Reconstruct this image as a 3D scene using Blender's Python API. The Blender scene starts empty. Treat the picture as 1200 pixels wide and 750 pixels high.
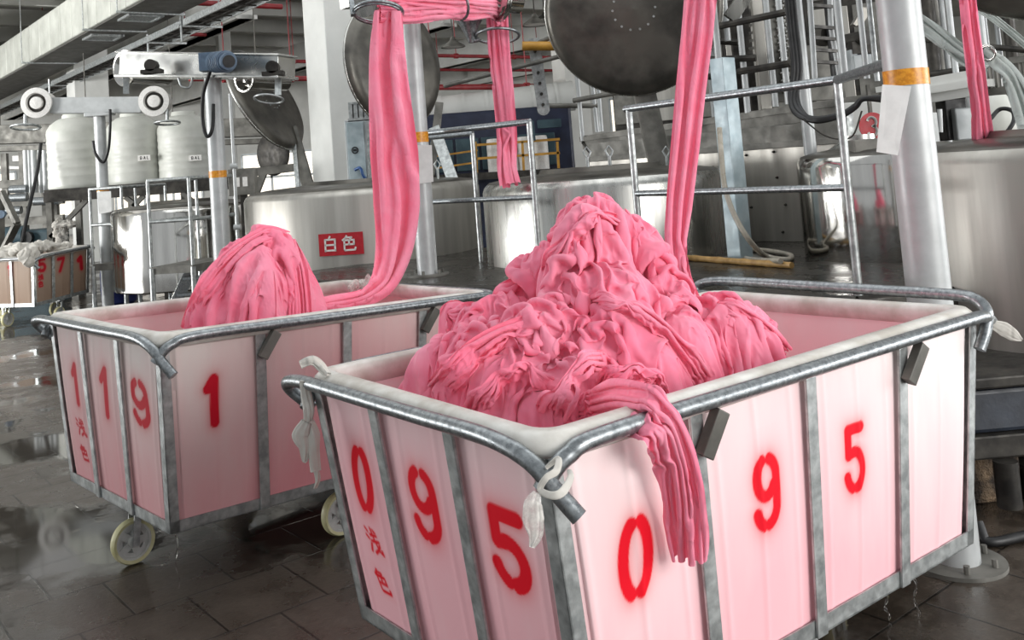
import bpy, math, random
import numpy as np
from mathutils import Vector, Matrix

rng = np.random.default_rng(7)
random.seed(7)
scene = bpy.context.scene
COL = scene.collection

# ------------------------------------------------------------------ camera
EYE = np.array([0.0, 0.0, 1.65])
FOC, PITCH, ROLL, CX, CY = 1107.52, 0.0696, -0.0736, 545.22, 122.84
cp, sp, cr, sr = math.cos(PITCH), math.sin(PITCH), math.cos(ROLL), math.sin(ROLL)
FW = np.array([0, cp, sp]); UP0 = np.array([0, -sp, cp]); RT0 = np.array([1.0, 0, 0])
RT = cr * RT0 + sr * UP0
UP = -sr * RT0 + cr * UP0

def ray(x, y):
    return FW + (x - CX) / FOC * RT - (y - CY) / FOC * UP

def at(x, y, Y):
    """world point seen in direction (x, y) of the photograph at distance Y ahead"""
    d = ray(x, y)
    return EYE + d * (Y / d[1])

def fl(x, y, z=0.0):
    d = ray(x, y)
    return EYE + d * ((z - EYE[2]) / d[2])

def ontoplane(x, y, P0, N):
    d = ray(x, y)
    return EYE + d * (np.dot(P0 - EYE, N) / np.dot(d, N))

cam = bpy.data.cameras.new('camera')
cam.sensor_fit = 'HORIZONTAL'
cam.sensor_width = 36.0
cam.lens = FOC / 1200 * 36.0
cam.shift_x = (600 - CX) / 1200
cam.shift_y = (CY - 375) / 1200
cam.clip_end = 300
cam.clip_start = 0.05
camo = bpy.data.objects.new('camera', cam)
COL.objects.link(camo)
B = -FW
camo.matrix_world = Matrix(((RT[0], UP[0], B[0], EYE[0]), (RT[1], UP[1], B[1], EYE[1]),
                            (RT[2], UP[2], B[2], EYE[2]), (0, 0, 0, 1)))
scene.camera = camo

# ------------------------------------------------------------------ node materials
def srgb(r, g, b):
    f = lambda c: (c / 255) / 12.92 if c / 255 <= 0.04045 else ((c / 255 + 0.055) / 1.055) ** 2.4
    return (f(r), f(g), f(b), 1.0)

class NT:
    def __init__(self, name):
        self.m = bpy.data.materials.new(name)
        self.m.use_nodes = True
        self.t = self.m.node_tree
        self.b = self.t.nodes['Principled BSDF']
    def n(self, kind, **kw):
        o = self.t.nodes.new(kind)
        for k, v in kw.items():
            if k.startswith('i_'):
                o.inputs[k[2:].replace('_', ' ')].default_value = v
            else:
                setattr(o, k, v)
        return o
    def l(self, a, b):
        self.t.links.new(a, b)
    def coords(self, scale=(1, 1, 1), rot=(0, 0, 0)):
        tc = self.n('ShaderNodeTexCoord')
        mp = self.n('ShaderNodeMapping')
        mp.inputs['Scale'].default_value = scale
        mp.inputs['Rotation'].default_value = rot
        self.l(tc.outputs['Object'], mp.inputs['Vector'])
        return mp.outputs['Vector']
    def noise(self, vec, scale, detail=4, rough=0.55):
        o = self.n('ShaderNodeTexNoise')
        o.inputs['Scale'].default_value = scale
        o.inputs['Detail'].default_value = detail
        o.inputs['Roughness'].default_value = rough
        self.l(vec, o.inputs['Vector'])
        return o.outputs['Fac']
    def ramp(self, fac, stops):
        o = self.n('ShaderNodeValToRGB')
        e = o.color_ramp.elements
        while len(e) < len(stops):
            e.new(0.5)
        for q, (p, c) in zip(e, stops):
            q.position = p
            q.color = c if len(c) == 4 else (*c, 1)
        self.l(fac, o.inputs['Fac'])
        return o.outputs['Color']
    def mix(self, fac, a, b, mode='MIX'):
        o = self.n('ShaderNodeMix', data_type='RGBA', blend_type=mode)
        for k, v in ((0, fac), (6, a), (7, b)):
            if hasattr(v, 'is_linked') or hasattr(v, 'links'):
                self.l(v, o.inputs[k])
            else:
                o.inputs[k].default_value = v
        return o.outputs[2]
    def bump(self, h, strength=0.2, dist=0.01):
        o = self.n('ShaderNodeBump')
        o.inputs['Strength'].default_value = strength
        o.inputs['Distance'].default_value = dist
        self.l(h, o.inputs['Height'])
        self.l(o.outputs['Normal'], self.b.inputs['Normal'])
    def set(self, **kw):
        for k, v in kw.items():
            self.b.inputs[k.replace('_', ' ')].default_value = v

def g(v):
    return (v, v, v, 1)

def varied(name, c1, c2, scale=6, rough=(0.4, 0.6), metal=0.0, stretch=(1, 1, 1), bump=0.0, bdist=0.004, lo=0.35, hi=0.65):
    """two-tone worn surface"""
    m = NT(name)
    v = m.coords(stretch)
    f = m.noise(v, scale, 5)
    m.l(m.ramp(f, [(lo, c1), (hi, c2)]), m.b.inputs['Base Color'])
    m.l(m.ramp(m.noise(v, scale * 1.7, 3), [(0.3, g(rough[0])), (0.7, g(rough[1]))]), m.b.inputs['Roughness'])
    m.set(Metallic=metal)
    if bump:
        m.bump(m.noise(v, scale * 6, 3), bump, bdist)
    return m.m

M = {}
M['galv'] = varied('galvanised_steel', srgb(150, 154, 154), srgb(196, 200, 199), 22, (0.3, 0.55), 0.75, bump=0.06)
M['galv_dark'] = varied('weathered_galvanised_tube', srgb(112, 116, 119), srgb(166, 171, 173), 60, (0.25, 0.45), 0.8, bump=0.05, lo=0.3, hi=0.7)
M['steel'] = varied('brushed_stainless', srgb(160, 160, 156), srgb(200, 199, 194), 9, (0.2, 0.36), 1.0, (1, 1, 0.06))
M['polished'] = varied('polished_stainless', srgb(176, 174, 170), srgb(206, 204, 199), 7, (0.07, 0.16), 1.0, (1, 1, 0.1))
M['satin'] = varied('satin_stainless', srgb(158, 155, 148), srgb(186, 183, 176), 6, (0.34, 0.48), 0.7, (1, 1, 0.08))
M['lid'] = varied('dark_stainless_lid', srgb(76, 74, 70), srgb(112, 109, 102), 3, (0.28, 0.46), 0.65)
M['post'] = varied('silver_painted_steel', srgb(178, 181, 181), srgb(192, 195, 195), 9, (0.36, 0.46), 0.2, bump=0.02)
M['dark'] = varied('dark_grimy_steel', srgb(38, 36, 34), srgb(70, 67, 62), 8, (0.4, 0.65), 0.5)
M['grime'] = varied('grimy_machine_grey', srgb(86, 85, 80), srgb(128, 126, 120), 5, (0.45, 0.7), 0.3)
M['black'] = varied('black_rubber', srgb(14, 14, 15), srgb(30, 30, 31), 10, (0.4, 0.6))
M['blue'] = varied('blue_grey_motor_paint', srgb(72, 90, 110), srgb(100, 120, 140), 10, (0.4, 0.55))
M['navy'] = varied('navy_machine_paint', srgb(20, 26, 48), srgb(34, 42, 66), 4, (0.4, 0.6))
M['teal'] = varied('teal_machine_paint', srgb(40, 62, 72), srgb(60, 84, 92), 4, (0.4, 0.6))
M['gearblue'] = varied('oily_blue_black_paint', srgb(26, 31, 40), srgb(50, 56, 66), 7, (0.3, 0.5), bump=0.2)
M['drum'] = varied('blue_plastic', srgb(22, 34, 88), srgb(34, 48, 112), 4, (0.35, 0.5))
M['yellow'] = varied('yellow_rail_paint', srgb(168, 122, 44), srgb(196, 146, 60), 8, (0.4, 0.6))
M['red'] = varied('red_pipe_paint', srgb(126, 30, 36), srgb(150, 42, 46), 6, (0.4, 0.6))
M['redsign'] = varied('red_sign_plastic', srgb(168, 20, 34), srgb(186, 30, 42), 20, (0.35, 0.5))
M['white'] = varied('white_sign_paint', srgb(214, 212, 208), srgb(232, 230, 226), 40, (0.4, 0.6))
M['concrete'] = varied('painted_concrete', srgb(188, 188, 183), srgb(206, 206, 201), 1.2, (0.6, 0.8), 0, bump=0.04)
M['concrete_white'] = varied('whitewashed_column', srgb(198, 199, 195), srgb(214, 215, 211), 1.5, (0.6, 0.8), 0)
M['ceil'] = varied('grey_ceiling_panel', srgb(160, 159, 153), srgb(178, 177, 171), 0.6, (0.7, 0.9))
M['tape'] = varied('orange_adhesive_tape', srgb(205, 130, 20), srgb(232, 160, 40), 60, (0.3, 0.4), lo=0.42, hi=0.6)
M['paper'] = varied('white_paper_tag', srgb(206, 206, 204), srgb(224, 224, 222), 9, (0.6, 0.75))
M['tankplastic'] = varied('milky_plastic', srgb(196, 198, 190), srgb(214, 215, 208), 3, (0.35, 0.5))
M['tyre'] = varied('cream_polyurethane', srgb(196, 190, 140), srgb(218, 213, 172), 16, (0.4, 0.55))
M['wheelhub'] = varied('grey_cast_wheel', srgb(190, 190, 186), srgb(214, 214, 210), 12, (0.35, 0.55), 0.1)
M['bamboo'] = varied('dry_bamboo', srgb(150, 116, 64), srgb(184, 148, 92), 18, (0.4, 0.6), 0, (1, 1, 1))
M['hose'] = varied('clear_grey_hose', srgb(150, 144, 130), srgb(178, 172, 160), 12, (0.25, 0.4))
M['bluehose'] = varied('blue_air_line', srgb(34, 74, 128), srgb(48, 90, 148), 12, (0.3, 0.45))
M['bluegrey'] = varied('pale_blue_steel', srgb(150, 166, 172), srgb(178, 192, 196), 8, (0.4, 0.55), 0.3)
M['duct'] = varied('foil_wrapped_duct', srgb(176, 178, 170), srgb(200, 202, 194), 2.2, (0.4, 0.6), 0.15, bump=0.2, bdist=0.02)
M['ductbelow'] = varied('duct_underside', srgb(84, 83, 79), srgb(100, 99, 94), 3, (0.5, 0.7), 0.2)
M['brick'] = varied('crumbling_plaster', srgb(58, 50, 44), srgb(128, 108, 86), 9, (0.7, 0.9), 0, bump=0.8, bdist=0.03, lo=0.42, hi=0.6)
M['boxgrey'] = varied('grey_cabinet_paint', srgb(170, 176, 178), srgb(188, 193, 194), 6, (0.35, 0.5), 0.1)

def emission(name, c, s):
    m = NT(name)
    m.set(Base_Color=c, Emission_Color=c, Emission_Strength=s)
    return m.m
M['daylight'] = emission('daylit_window_glass', (1, 0.93, 0.82, 1), 1.0)
M['sheet'] = varied('plain_stainless_sheet', srgb(176, 176, 172), srgb(206, 206, 202), 3, (0.14, 0.3), 0.8)

def deck_mat():
    m = NT('wet_chequer_plate')
    v = m.coords((1, 1, 1), (0, 0, 0.6))
    f = m.noise(v, 2.5, 5)
    m.l(m.ramp(f, [(0.35, srgb(36, 34, 31)), (0.7, srgb(92, 88, 82))]), m.b.inputs['Base Color'])
    m.l(m.ramp(f, [(0.4, g(0.16)), (0.6, g(0.4))]), m.b.inputs['Roughness'])
    m.set(Metallic=0.7)
    w = m.n('ShaderNodeTexVoronoi'); w.inputs['Scale'].default_value = 34
    m.l(v, w.inputs['Vector'])
    m.bump(w.outputs['Distance'], 0.35, 0.006)
    return m.m
M['deck'] = deck_mat()

def floor_mat():
    m = NT('wet_dark_stone_tiles')
    v = m.coords((1, 1, 1), (0, 0, -0.66))
    br = m.n('ShaderNodeTexBrick')
    br.offset = 0.5
    br.inputs['Color1'].default_value = g(1); br.inputs['Color2'].default_value = g(0.72)
    br.inputs['Mortar'].default_value = g(0.0)
    br.inputs['Scale'].default_value = 1.0
    br.inputs['Mortar Size'].default_value = 0.006
    br.inputs['Mortar Smooth'].default_value = 0.3
    br.inputs['Brick Width'].default_value = 0.42
    br.inputs['Row Height'].default_value = 0.42
    wob = m.n('ShaderNodeMix', data_type='VECTOR'); 
    m.l(v, br.inputs['Vector'])
    pud = m.noise(v, 0.9, 6, 0.6)
    grit = m.noise(v, 45, 4, 0.7)
    fine = m.noise(v, 6, 5, 0.6)
    tile = m.mix(fine, srgb(62, 54, 47), srgb(108, 97, 86))
    tile = m.mix(0.55, tile, m.ramp(grit, [(0.3, g(0.25)), (0.75, g(1.0))]), 'MULTIPLY')
    tile = m.mix(1.0, tile, m.ramp(br.outputs['Color'], [(0.0, g(0.25)), (0.6, g(0.85)), (1.0, g(1.0))]), 'MULTIPLY')
    wet = m.ramp(pud, [(0.44, g(1.0)), (0.53, g(0.0))])
    m.l(m.mix(wet, tile, m.mix(1.0, tile, g(0.5), 'MULTIPLY')), m.b.inputs['Base Color'])
    m.l(m.mix(wet, m.ramp(fine, [(0.3, g(0.22)), (0.7, g(0.45))]), g(0.06)), m.b.inputs['Roughness'])
    h = m.mix(wet, m.mix(0.35, br.outputs['Color'], grit), m.mix(0.06, g(0.6), br.outputs['Color']))
    m.bump(h, 0.35, 0.012)
    m.set(Specular_IOR_Level=0.6)
    return m.m
M['floor'] = floor_mat()

def fabric_mat(name, light, deep, scale=55):
    m = NT(name)
    v = m.coords()
    f = m.noise(v, 5, 4)
    m.l(m.ramp(f, [(0.3, deep), (0.7, light)]), m.b.inputs['Base Color'])
    m.set(Roughness=0.85, Specular_IOR_Level=0.15, Sheen_Weight=0.25)
    vv = m.coords((1, 1, 0.55))
    wr = m.n('ShaderNodeTexNoise'); wr.inputs['Scale'].default_value = 4.0; wr.inputs['Detail'].default_value = 2
    m.l(v, wr.inputs['Vector'])
    dist = m.n('ShaderNodeVectorMath', operation='MULTIPLY_ADD')
    m.l(wr.outputs['Color'], dist.inputs[0]); dist.inputs[1].default_value = (.16, .16, .16); m.l(vv, dist.inputs[2])
    a = m.n('ShaderNodeTexNoise', noise_type='RIDGED_MULTIFRACTAL')
    a.inputs['Scale'].default_value = 40; a.inputs['Detail'].default_value = 3; a.inputs['Roughness'].default_value = .5
    m.l(dist.outputs[0], a.inputs['Vector'])
    m.bump(a.outputs['Fac'], 0.85, 0.007)
    tr = m.n('ShaderNodeBsdfTranslucent')
    tr.inputs['Color'].default_value = light
    mx = m.n('ShaderNodeMixShader'); mx.inputs[0].default_value = 0.14
    out = m.t.nodes['Material Output']
    m.l(m.b.outputs[0], mx.inputs[1]); m.l(tr.outputs[0], mx.inputs[2]); m.l(mx.outputs[0], out.inputs[0])
    return m.m
M['pink'] = fabric_mat('pink_knit_fabric', srgb(255, 162, 186), srgb(255, 130, 160))
M['greycloth'] = fabric_mat('pale_grey_knit_fabric', srgb(196, 202, 198), srgb(176, 182, 178))
M['whitecloth'] = fabric_mat('undyed_white_fabric', srgb(226, 222, 214), srgb(206, 202, 194))

def film_mat():
    m = NT('clear_plastic_film')
    m.set(Base_Color=srgb(235, 232, 226), Roughness=0.2, Alpha=0.55)
    m.l(m.ramp(m.noise(m.coords(), 40, 4), [(0.35, g(0.25)), (0.65, g(0.85))]), m.b.inputs['Alpha'])
    return m.m
M['film'] = film_mat()
def water_mat():
    m = NT('running_water')
    m.set(Base_Color=(1, 1, 1, 1), Roughness=0.02, IOR=1.33, Transmission_Weight=1.0)
    return m.m
M['water'] = water_mat()

def bin_mat(name, top, low, paint):
    """translucent bin plastic: dye stain rises from the bottom (attribute 'stain'), sprayed numbers in attribute 'paint'"""
    m = NT(name)
    v = m.coords((1, 1, 0.25))
    st = m.n('ShaderNodeAttribute', attribute_name='stain').outputs['Fac']
    pa = m.n('ShaderNodeAttribute', attribute_name='paint').outputs['Fac']
    blot = m.noise(v, 7, 5)
    add = m.n('ShaderNodeMath', operation='ADD'); m.l(st, add.inputs[0])
    mu = m.n('ShaderNodeMath', operation='MULTIPLY_ADD'); m.l(blot, mu.inputs[0]); mu.inputs[1].default_value = 0.55; mu.inputs[2].default_value = -0.27
    m.l(mu.outputs[0], add.inputs[1])
    c = m.mix(add.outputs[0], top, low)
    m.t.nodes[-1].clamp_factor = True
    c = m.mix(pa, c, paint)
    m.l(c, m.b.inputs['Base Color'])
    m.set(Roughness=0.55, Specular_IOR_Level=0.22)
    m.bump(m.noise(v, 3, 3), 0.12, 0.02)
    return m.m
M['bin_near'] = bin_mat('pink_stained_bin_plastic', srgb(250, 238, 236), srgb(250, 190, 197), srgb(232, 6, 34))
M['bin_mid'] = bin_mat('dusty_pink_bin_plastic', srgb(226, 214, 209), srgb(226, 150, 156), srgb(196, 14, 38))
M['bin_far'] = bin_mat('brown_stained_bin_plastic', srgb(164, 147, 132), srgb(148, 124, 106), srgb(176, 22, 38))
def rim_mat():
    m = NT('dirty_white_rim_plastic')
    f = m.noise(m.coords(), 9, 5)
    m.l(m.ramp(f, [(0.35, srgb(196, 190, 180)), (0.65, srgb(232, 230, 224))]), m.b.inputs['Base Color'])
    m.set(Roughness=0.35)
    return m.m
M['rim'] = rim_mat()

# ------------------------------------------------------------------ mesh building
def nrm(v):
    v = np.asarray(v, float)
    return v / (np.linalg.norm(v) + 1e-12)

def frame_of(t, hint=(0, 0, 1)):
    t = nrm(t)
    h = np.asarray(hint, float)
    if abs(np.dot(t, nrm(h))) > 0.98:
        h = np.array([1.0, 0, 0]) if abs(t[0]) < 0.9 else np.array([0, 1.0, 0])
    a = nrm(np.cross(h, t)); b = np.cross(t, a)
    return a, b

class MB:
    def __init__(self):
        self.v = []; self.f = []; self.n = 0; self.attr = {}
    def add(self, V, F):
        V = np.asarray(V, float).reshape(-1, 3)
        self.v.append(V)
        o = self.n
        self.f.extend([tuple(int(i) + o for i in q) for q in F])
        self.n += len(V)
        return self
    def hexa(self, c):
        """8 corners: 4 of one end (ring), 4 of the other"""
        return self.add(c, [(3, 2, 1, 0), (4, 5, 6, 7), (0, 1, 5, 4), (1, 2, 6, 5), (2, 3, 7, 6), (3, 0, 4, 7)])
    def bar(self, p, q, w, h, hint=(0, 0, 1)):
        """rectangular bar from p to q: w across, h along hint"""
        p = np.asarray(p, float); q = np.asarray(q, float)
        a, b = frame_of(q - p, hint)
        r = [a * w / 2 * i + b * h / 2 * j for i, j in ((-1, -1), (1, -1), (1, 1), (-1, 1))]
        return self.hexa([p + x for x in r] + [q + x for x in r])
    def box(self, c, ax, ay, az):
        """box centre + three half-axis vectors"""
        c = np.asarray(c, float); ax, ay, az = (np.asarray(k, float) for k in (ax, ay, az))
        r = [(-1, -1), (1, -1), (1, 1), (-1, 1)]
        return self.hexa([c + ax * i + ay * j - az for i, j in r] + [c + ax * i + ay * j + az for i, j in r])
    def tube(self, pts, r, n=12, closed=False, cap=True, hint=(0, 0, 1)):
        P = np.asarray(pts, float); m = len(P)
        R = np.full(m, r) if np.isscalar(r) else np.asarray(r, float)
        T = np.gradient(P, axis=0)
        if closed:
            T = np.roll(P, -1, 0) - np.roll(P, 1, 0)
        a, b = frame_of(T[0], hint)
        ang = np.arange(n) / n * 2 * math.pi
        V = []
        for i in range(m):
            t = nrm(T[i])
            a = nrm(a - t * np.dot(a, t)); b = np.cross(t, a)
            V.append(P[i] + R[i] * (np.cos(ang)[:, None] * a + np.sin(ang)[:, None] * b))
        F = []
        for i in range(m if closed else m - 1):
            j = (i + 1) % m
            for k in range(n):
                l = (k + 1) % n
                F.append((i * n + k, i * n + l, j * n + l, j * n + k))
        if cap and not closed:
            F.append(tuple(range(n - 1, -1, -1))); F.append(tuple((m - 1) * n + k for k in range(n)))
        return self.add(np.concatenate(V), F)
    def cyl(self, p, q, r, n=16, r2=None):
        return self.tube([p, q], [r, r if r2 is None else r2], n)
    def lathe(self, prof, c, axis=(0, 0, 1), n=48, hint=(0, 1, 0), arc=None):
        """prof: list of (radius, height along axis)"""
        c = np.asarray(c, float); ax = nrm(axis)
        a, b = frame_of(ax, hint)
        ang = np.arange(n) / n * 2 * math.pi
        V = []; F = []
        for r, h in prof:
            V.append(c + ax * h + r * (np.cos(ang)[:, None] * a + np.sin(ang)[:, None] * b))
        for i in range(len(prof) - 1):
            for k in range(n):
                l = (k + 1) % n
                F.append((i * n + k, i * n + l, (i + 1) * n + l, (i + 1) * n + k))
        if prof[0][0] > 1e-6:
            F.append(tuple(range(n - 1, -1, -1)))
        if prof[-1][0] > 1e-6:
            F.append(tuple((len(prof) - 1) * n + k for k in range(n)))
        return self.add(np.concatenate(V), F)
    def grid(self, G, wrap_u=False, wrap_v=False, flip=False):
        G = np.asarray(G, float); a, b = G.shape[:2]
        I = np.arange(a * b).reshape(a, b)
        if wrap_u: I = np.vstack([I, I[:1]])
        if wrap_v: I = np.hstack([I, I[:, :1]])
        q = np.stack([I[:-1, :-1], I[:-1, 1:], I[1:, 1:], I[1:, :-1]], -1).reshape(-1, 4)
        if flip: q = q[:, ::-1]
        return self.add(G.reshape(-1, 3), q)
    def ring(self, c, axis, R, r, n=40, m=8, hint=(0, 0, 1)):
        a, b = frame_of(axis, hint)
        ang = np.arange(n) / n * 2 * math.pi
        return self.tube(np.asarray(c) + R * (np.cos(ang)[:, None] * a + np.sin(ang)[:, None] * b), r, m, closed=True)
    def build(self, name, mat, parent=None, loc=None, smooth=35, bevel=0.0, attrs=None, label=None):
        V = np.concatenate(self.v)
        if parent is not None:
            off = np.array(parent.get('_w', (0, 0, 0)), float)
        else:
            off = np.array(loc if loc is not None else (0, 0, 0), float)
        me = bpy.data.meshes.new(name)
        me.from_pydata((V - off).tolist(), [], self.f)
        if attrs:
            for k, val in attrs.items():
                at_ = me.attributes.new(k, 'FLOAT', 'POINT')
                at_.data.foreach_set('value', np.asarray(val, np.float32))
        me.materials.append(M[mat] if isinstance(mat, str) else mat)
        if smooth:
            me.polygons.foreach_set('use_smooth', [True] * len(me.polygons))
            me.set_sharp_from_angle(angle=math.radians(smooth))
        me.update()
        o = bpy.data.objects.new(name, me)
        COL.objects.link(o)
        if parent is not None:
            o.parent = parent
            o['_w'] = [float(k) for k in off]
        else:
            o.location = off
            o['_w'] = [float(k) for k in off]
        if bevel:
            b = o.modifiers.new('bevel', 'BEVEL'); b.width = bevel; b.segments = 2; b.limit_method = 'ANGLE'; b.angle_limit = 0.6
        if label:
            o['label'] = label
        return o

def mb():
    return MB()

def thing(name, label, cat, loc, group=None):
    o = bpy.data.objects.new(name, None)
    o.empty_display_size = 0.1
    COL.objects.link(o)
    o.location = [float(k) for k in loc]
    o['_w'] = [float(k) for k in loc]
    o['label'] = label; o['category'] = cat
    if group: o['group'] = group
    return o

def tag(o, label, cat, group=None, kind=None):
    o['label'] = label; o['category'] = cat
    if group: o['group'] = group
    if kind: o['kind'] = kind
    return o

def struct(o):
    o['kind'] = 'structure'
    return o

def bez(pts, n=24):
    """Catmull-Rom through the points"""
    P = [np.asarray(p, float) for p in pts]
    P = [2 * P[0] - P[1]] + P + [2 * P[-1] - P[-2]]
    out = []
    for i in range(1, len(P) - 2):
        for t in np.linspace(0, 1, n, endpoint=False):
            a, b, c, d = P[i - 1:i + 3]
            out.append(0.5 * ((2 * b) + (c - a) * t + (2 * a - 5 * b + 4 * c - d) * t * t + (3 * b - a - 3 * c + d) * t ** 3))
    out.append(P[-2])
    return np.array(out)

class Waves:
    """smooth random field made of sines, in n dimensions"""
    def __init__(self, seed, k=10, lo=0.6, hi=1.6):
        r = np.random.default_rng(seed)
        d = r.normal(size=(k, 3)); d /= np.linalg.norm(d, axis=1)[:, None]
        self.k = d * r.uniform(lo, hi, (k, 1)); self.p = r.uniform(0, 6.28, k); self.s = math.sqrt(2 / k)
    def __call__(self, P, f=1.0):
        out = np.zeros(P.shape[:-1])
        for k, p in zip(self.k, self.p):
            out += np.sin((P @ k) * f + p)
        return out * self.s

UPZ = np.array([0, 0, 1.0])
E1 = np.array([-0.595, 0.804, 0.0])       # along the row of machines, away from the camera
E2 = np.array([0.804, 0.595, 0.0])        # across it, to the right

# ------------------------------------------------------------------ sprayed stencil characters (strokes in a unit box, y up)
def arc(cx, cy, rx, ry, a0, a1, n=14):
    a = np.radians(np.linspace(a0, a1, n))
    return np.c_[cx + rx * np.cos(a), cy + ry * np.sin(a)]
def pl(*p):
    return np.array(p, float)
GLYPH = {
    '0': [arc(.5, .5, .40, .46, 112, 248), arc(.5, .5, .40, .46, -68, 68)],
    '9': [arc(.46, .70, .34, .26, 112, 330), np.vstack([arc(.46, .70, .40, .26, 66, 0), pl((.87, .55)), arc(.47, .30, .40, .26, 0, -80)]), arc(.47, .30, .38, .26, -112, -165)],
    '5': [pl((.84, .93), (.2, .93), (.18, .58)), np.vstack([pl((.18, .56)), arc(.46, .32, .38, .27, 105, -78)]), arc(.46, .32, .38, .27, -112, -165)],
    '1': [pl((.24, .74), (.52, .92)), pl((.58, .95), (.58, .04))],
    '7': [pl((.12, .93), (.86, .93)), pl((.84, .86), (.44, .04))],
    'white1': [pl((.5, 1.0), (.40, .84)), pl((.12, .8), (.12, .02)), pl((.12, .8), (.88, .8), (.88, .02)), pl((.12, .43), (.88, .43)), pl((.12, .05), (.88, .05))],
    'colour': [pl((.34, 1.0), (.22, .86), (.06, .74)), pl((.3, .9), (.68, .9), (.56, .74)), pl((.16, .72), (.84, .72), (.84, .42)), pl((.16, .72), (.16, .1), (.2, .03), (.9, .03), (.94, .18)), pl((.16, .42), (.84, .42)), pl((.5, .72), (.5, .42))],
    'shallow': [pl((.1, .94), (.22, .84)), pl((.02, .64), (.16, .55)), pl((.04, .04), (.24, .36)), pl((.38, .72), (.88, .78)), pl((.34, .48), (.94, .54)), pl((.56, 1.0), (.62, .5), (.76, .16), (.96, .06), (.96, .2)), pl((.9, .4), (.7, .2), (.36, .02)), pl((.74, .96), (.86, .88))],
}

def seg_dist(P, S):
    d = np.full(len(P), 1e9)
    for a, b in zip(S[:-1], S[1:]):
        ab = b - a; t = np.clip(((P - a) @ ab) / (ab @ ab + 1e-12), 0, 1)
        d = np.minimum(d, np.linalg.norm(P - a - t[:, None] * ab, axis=1))
    return d

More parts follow.
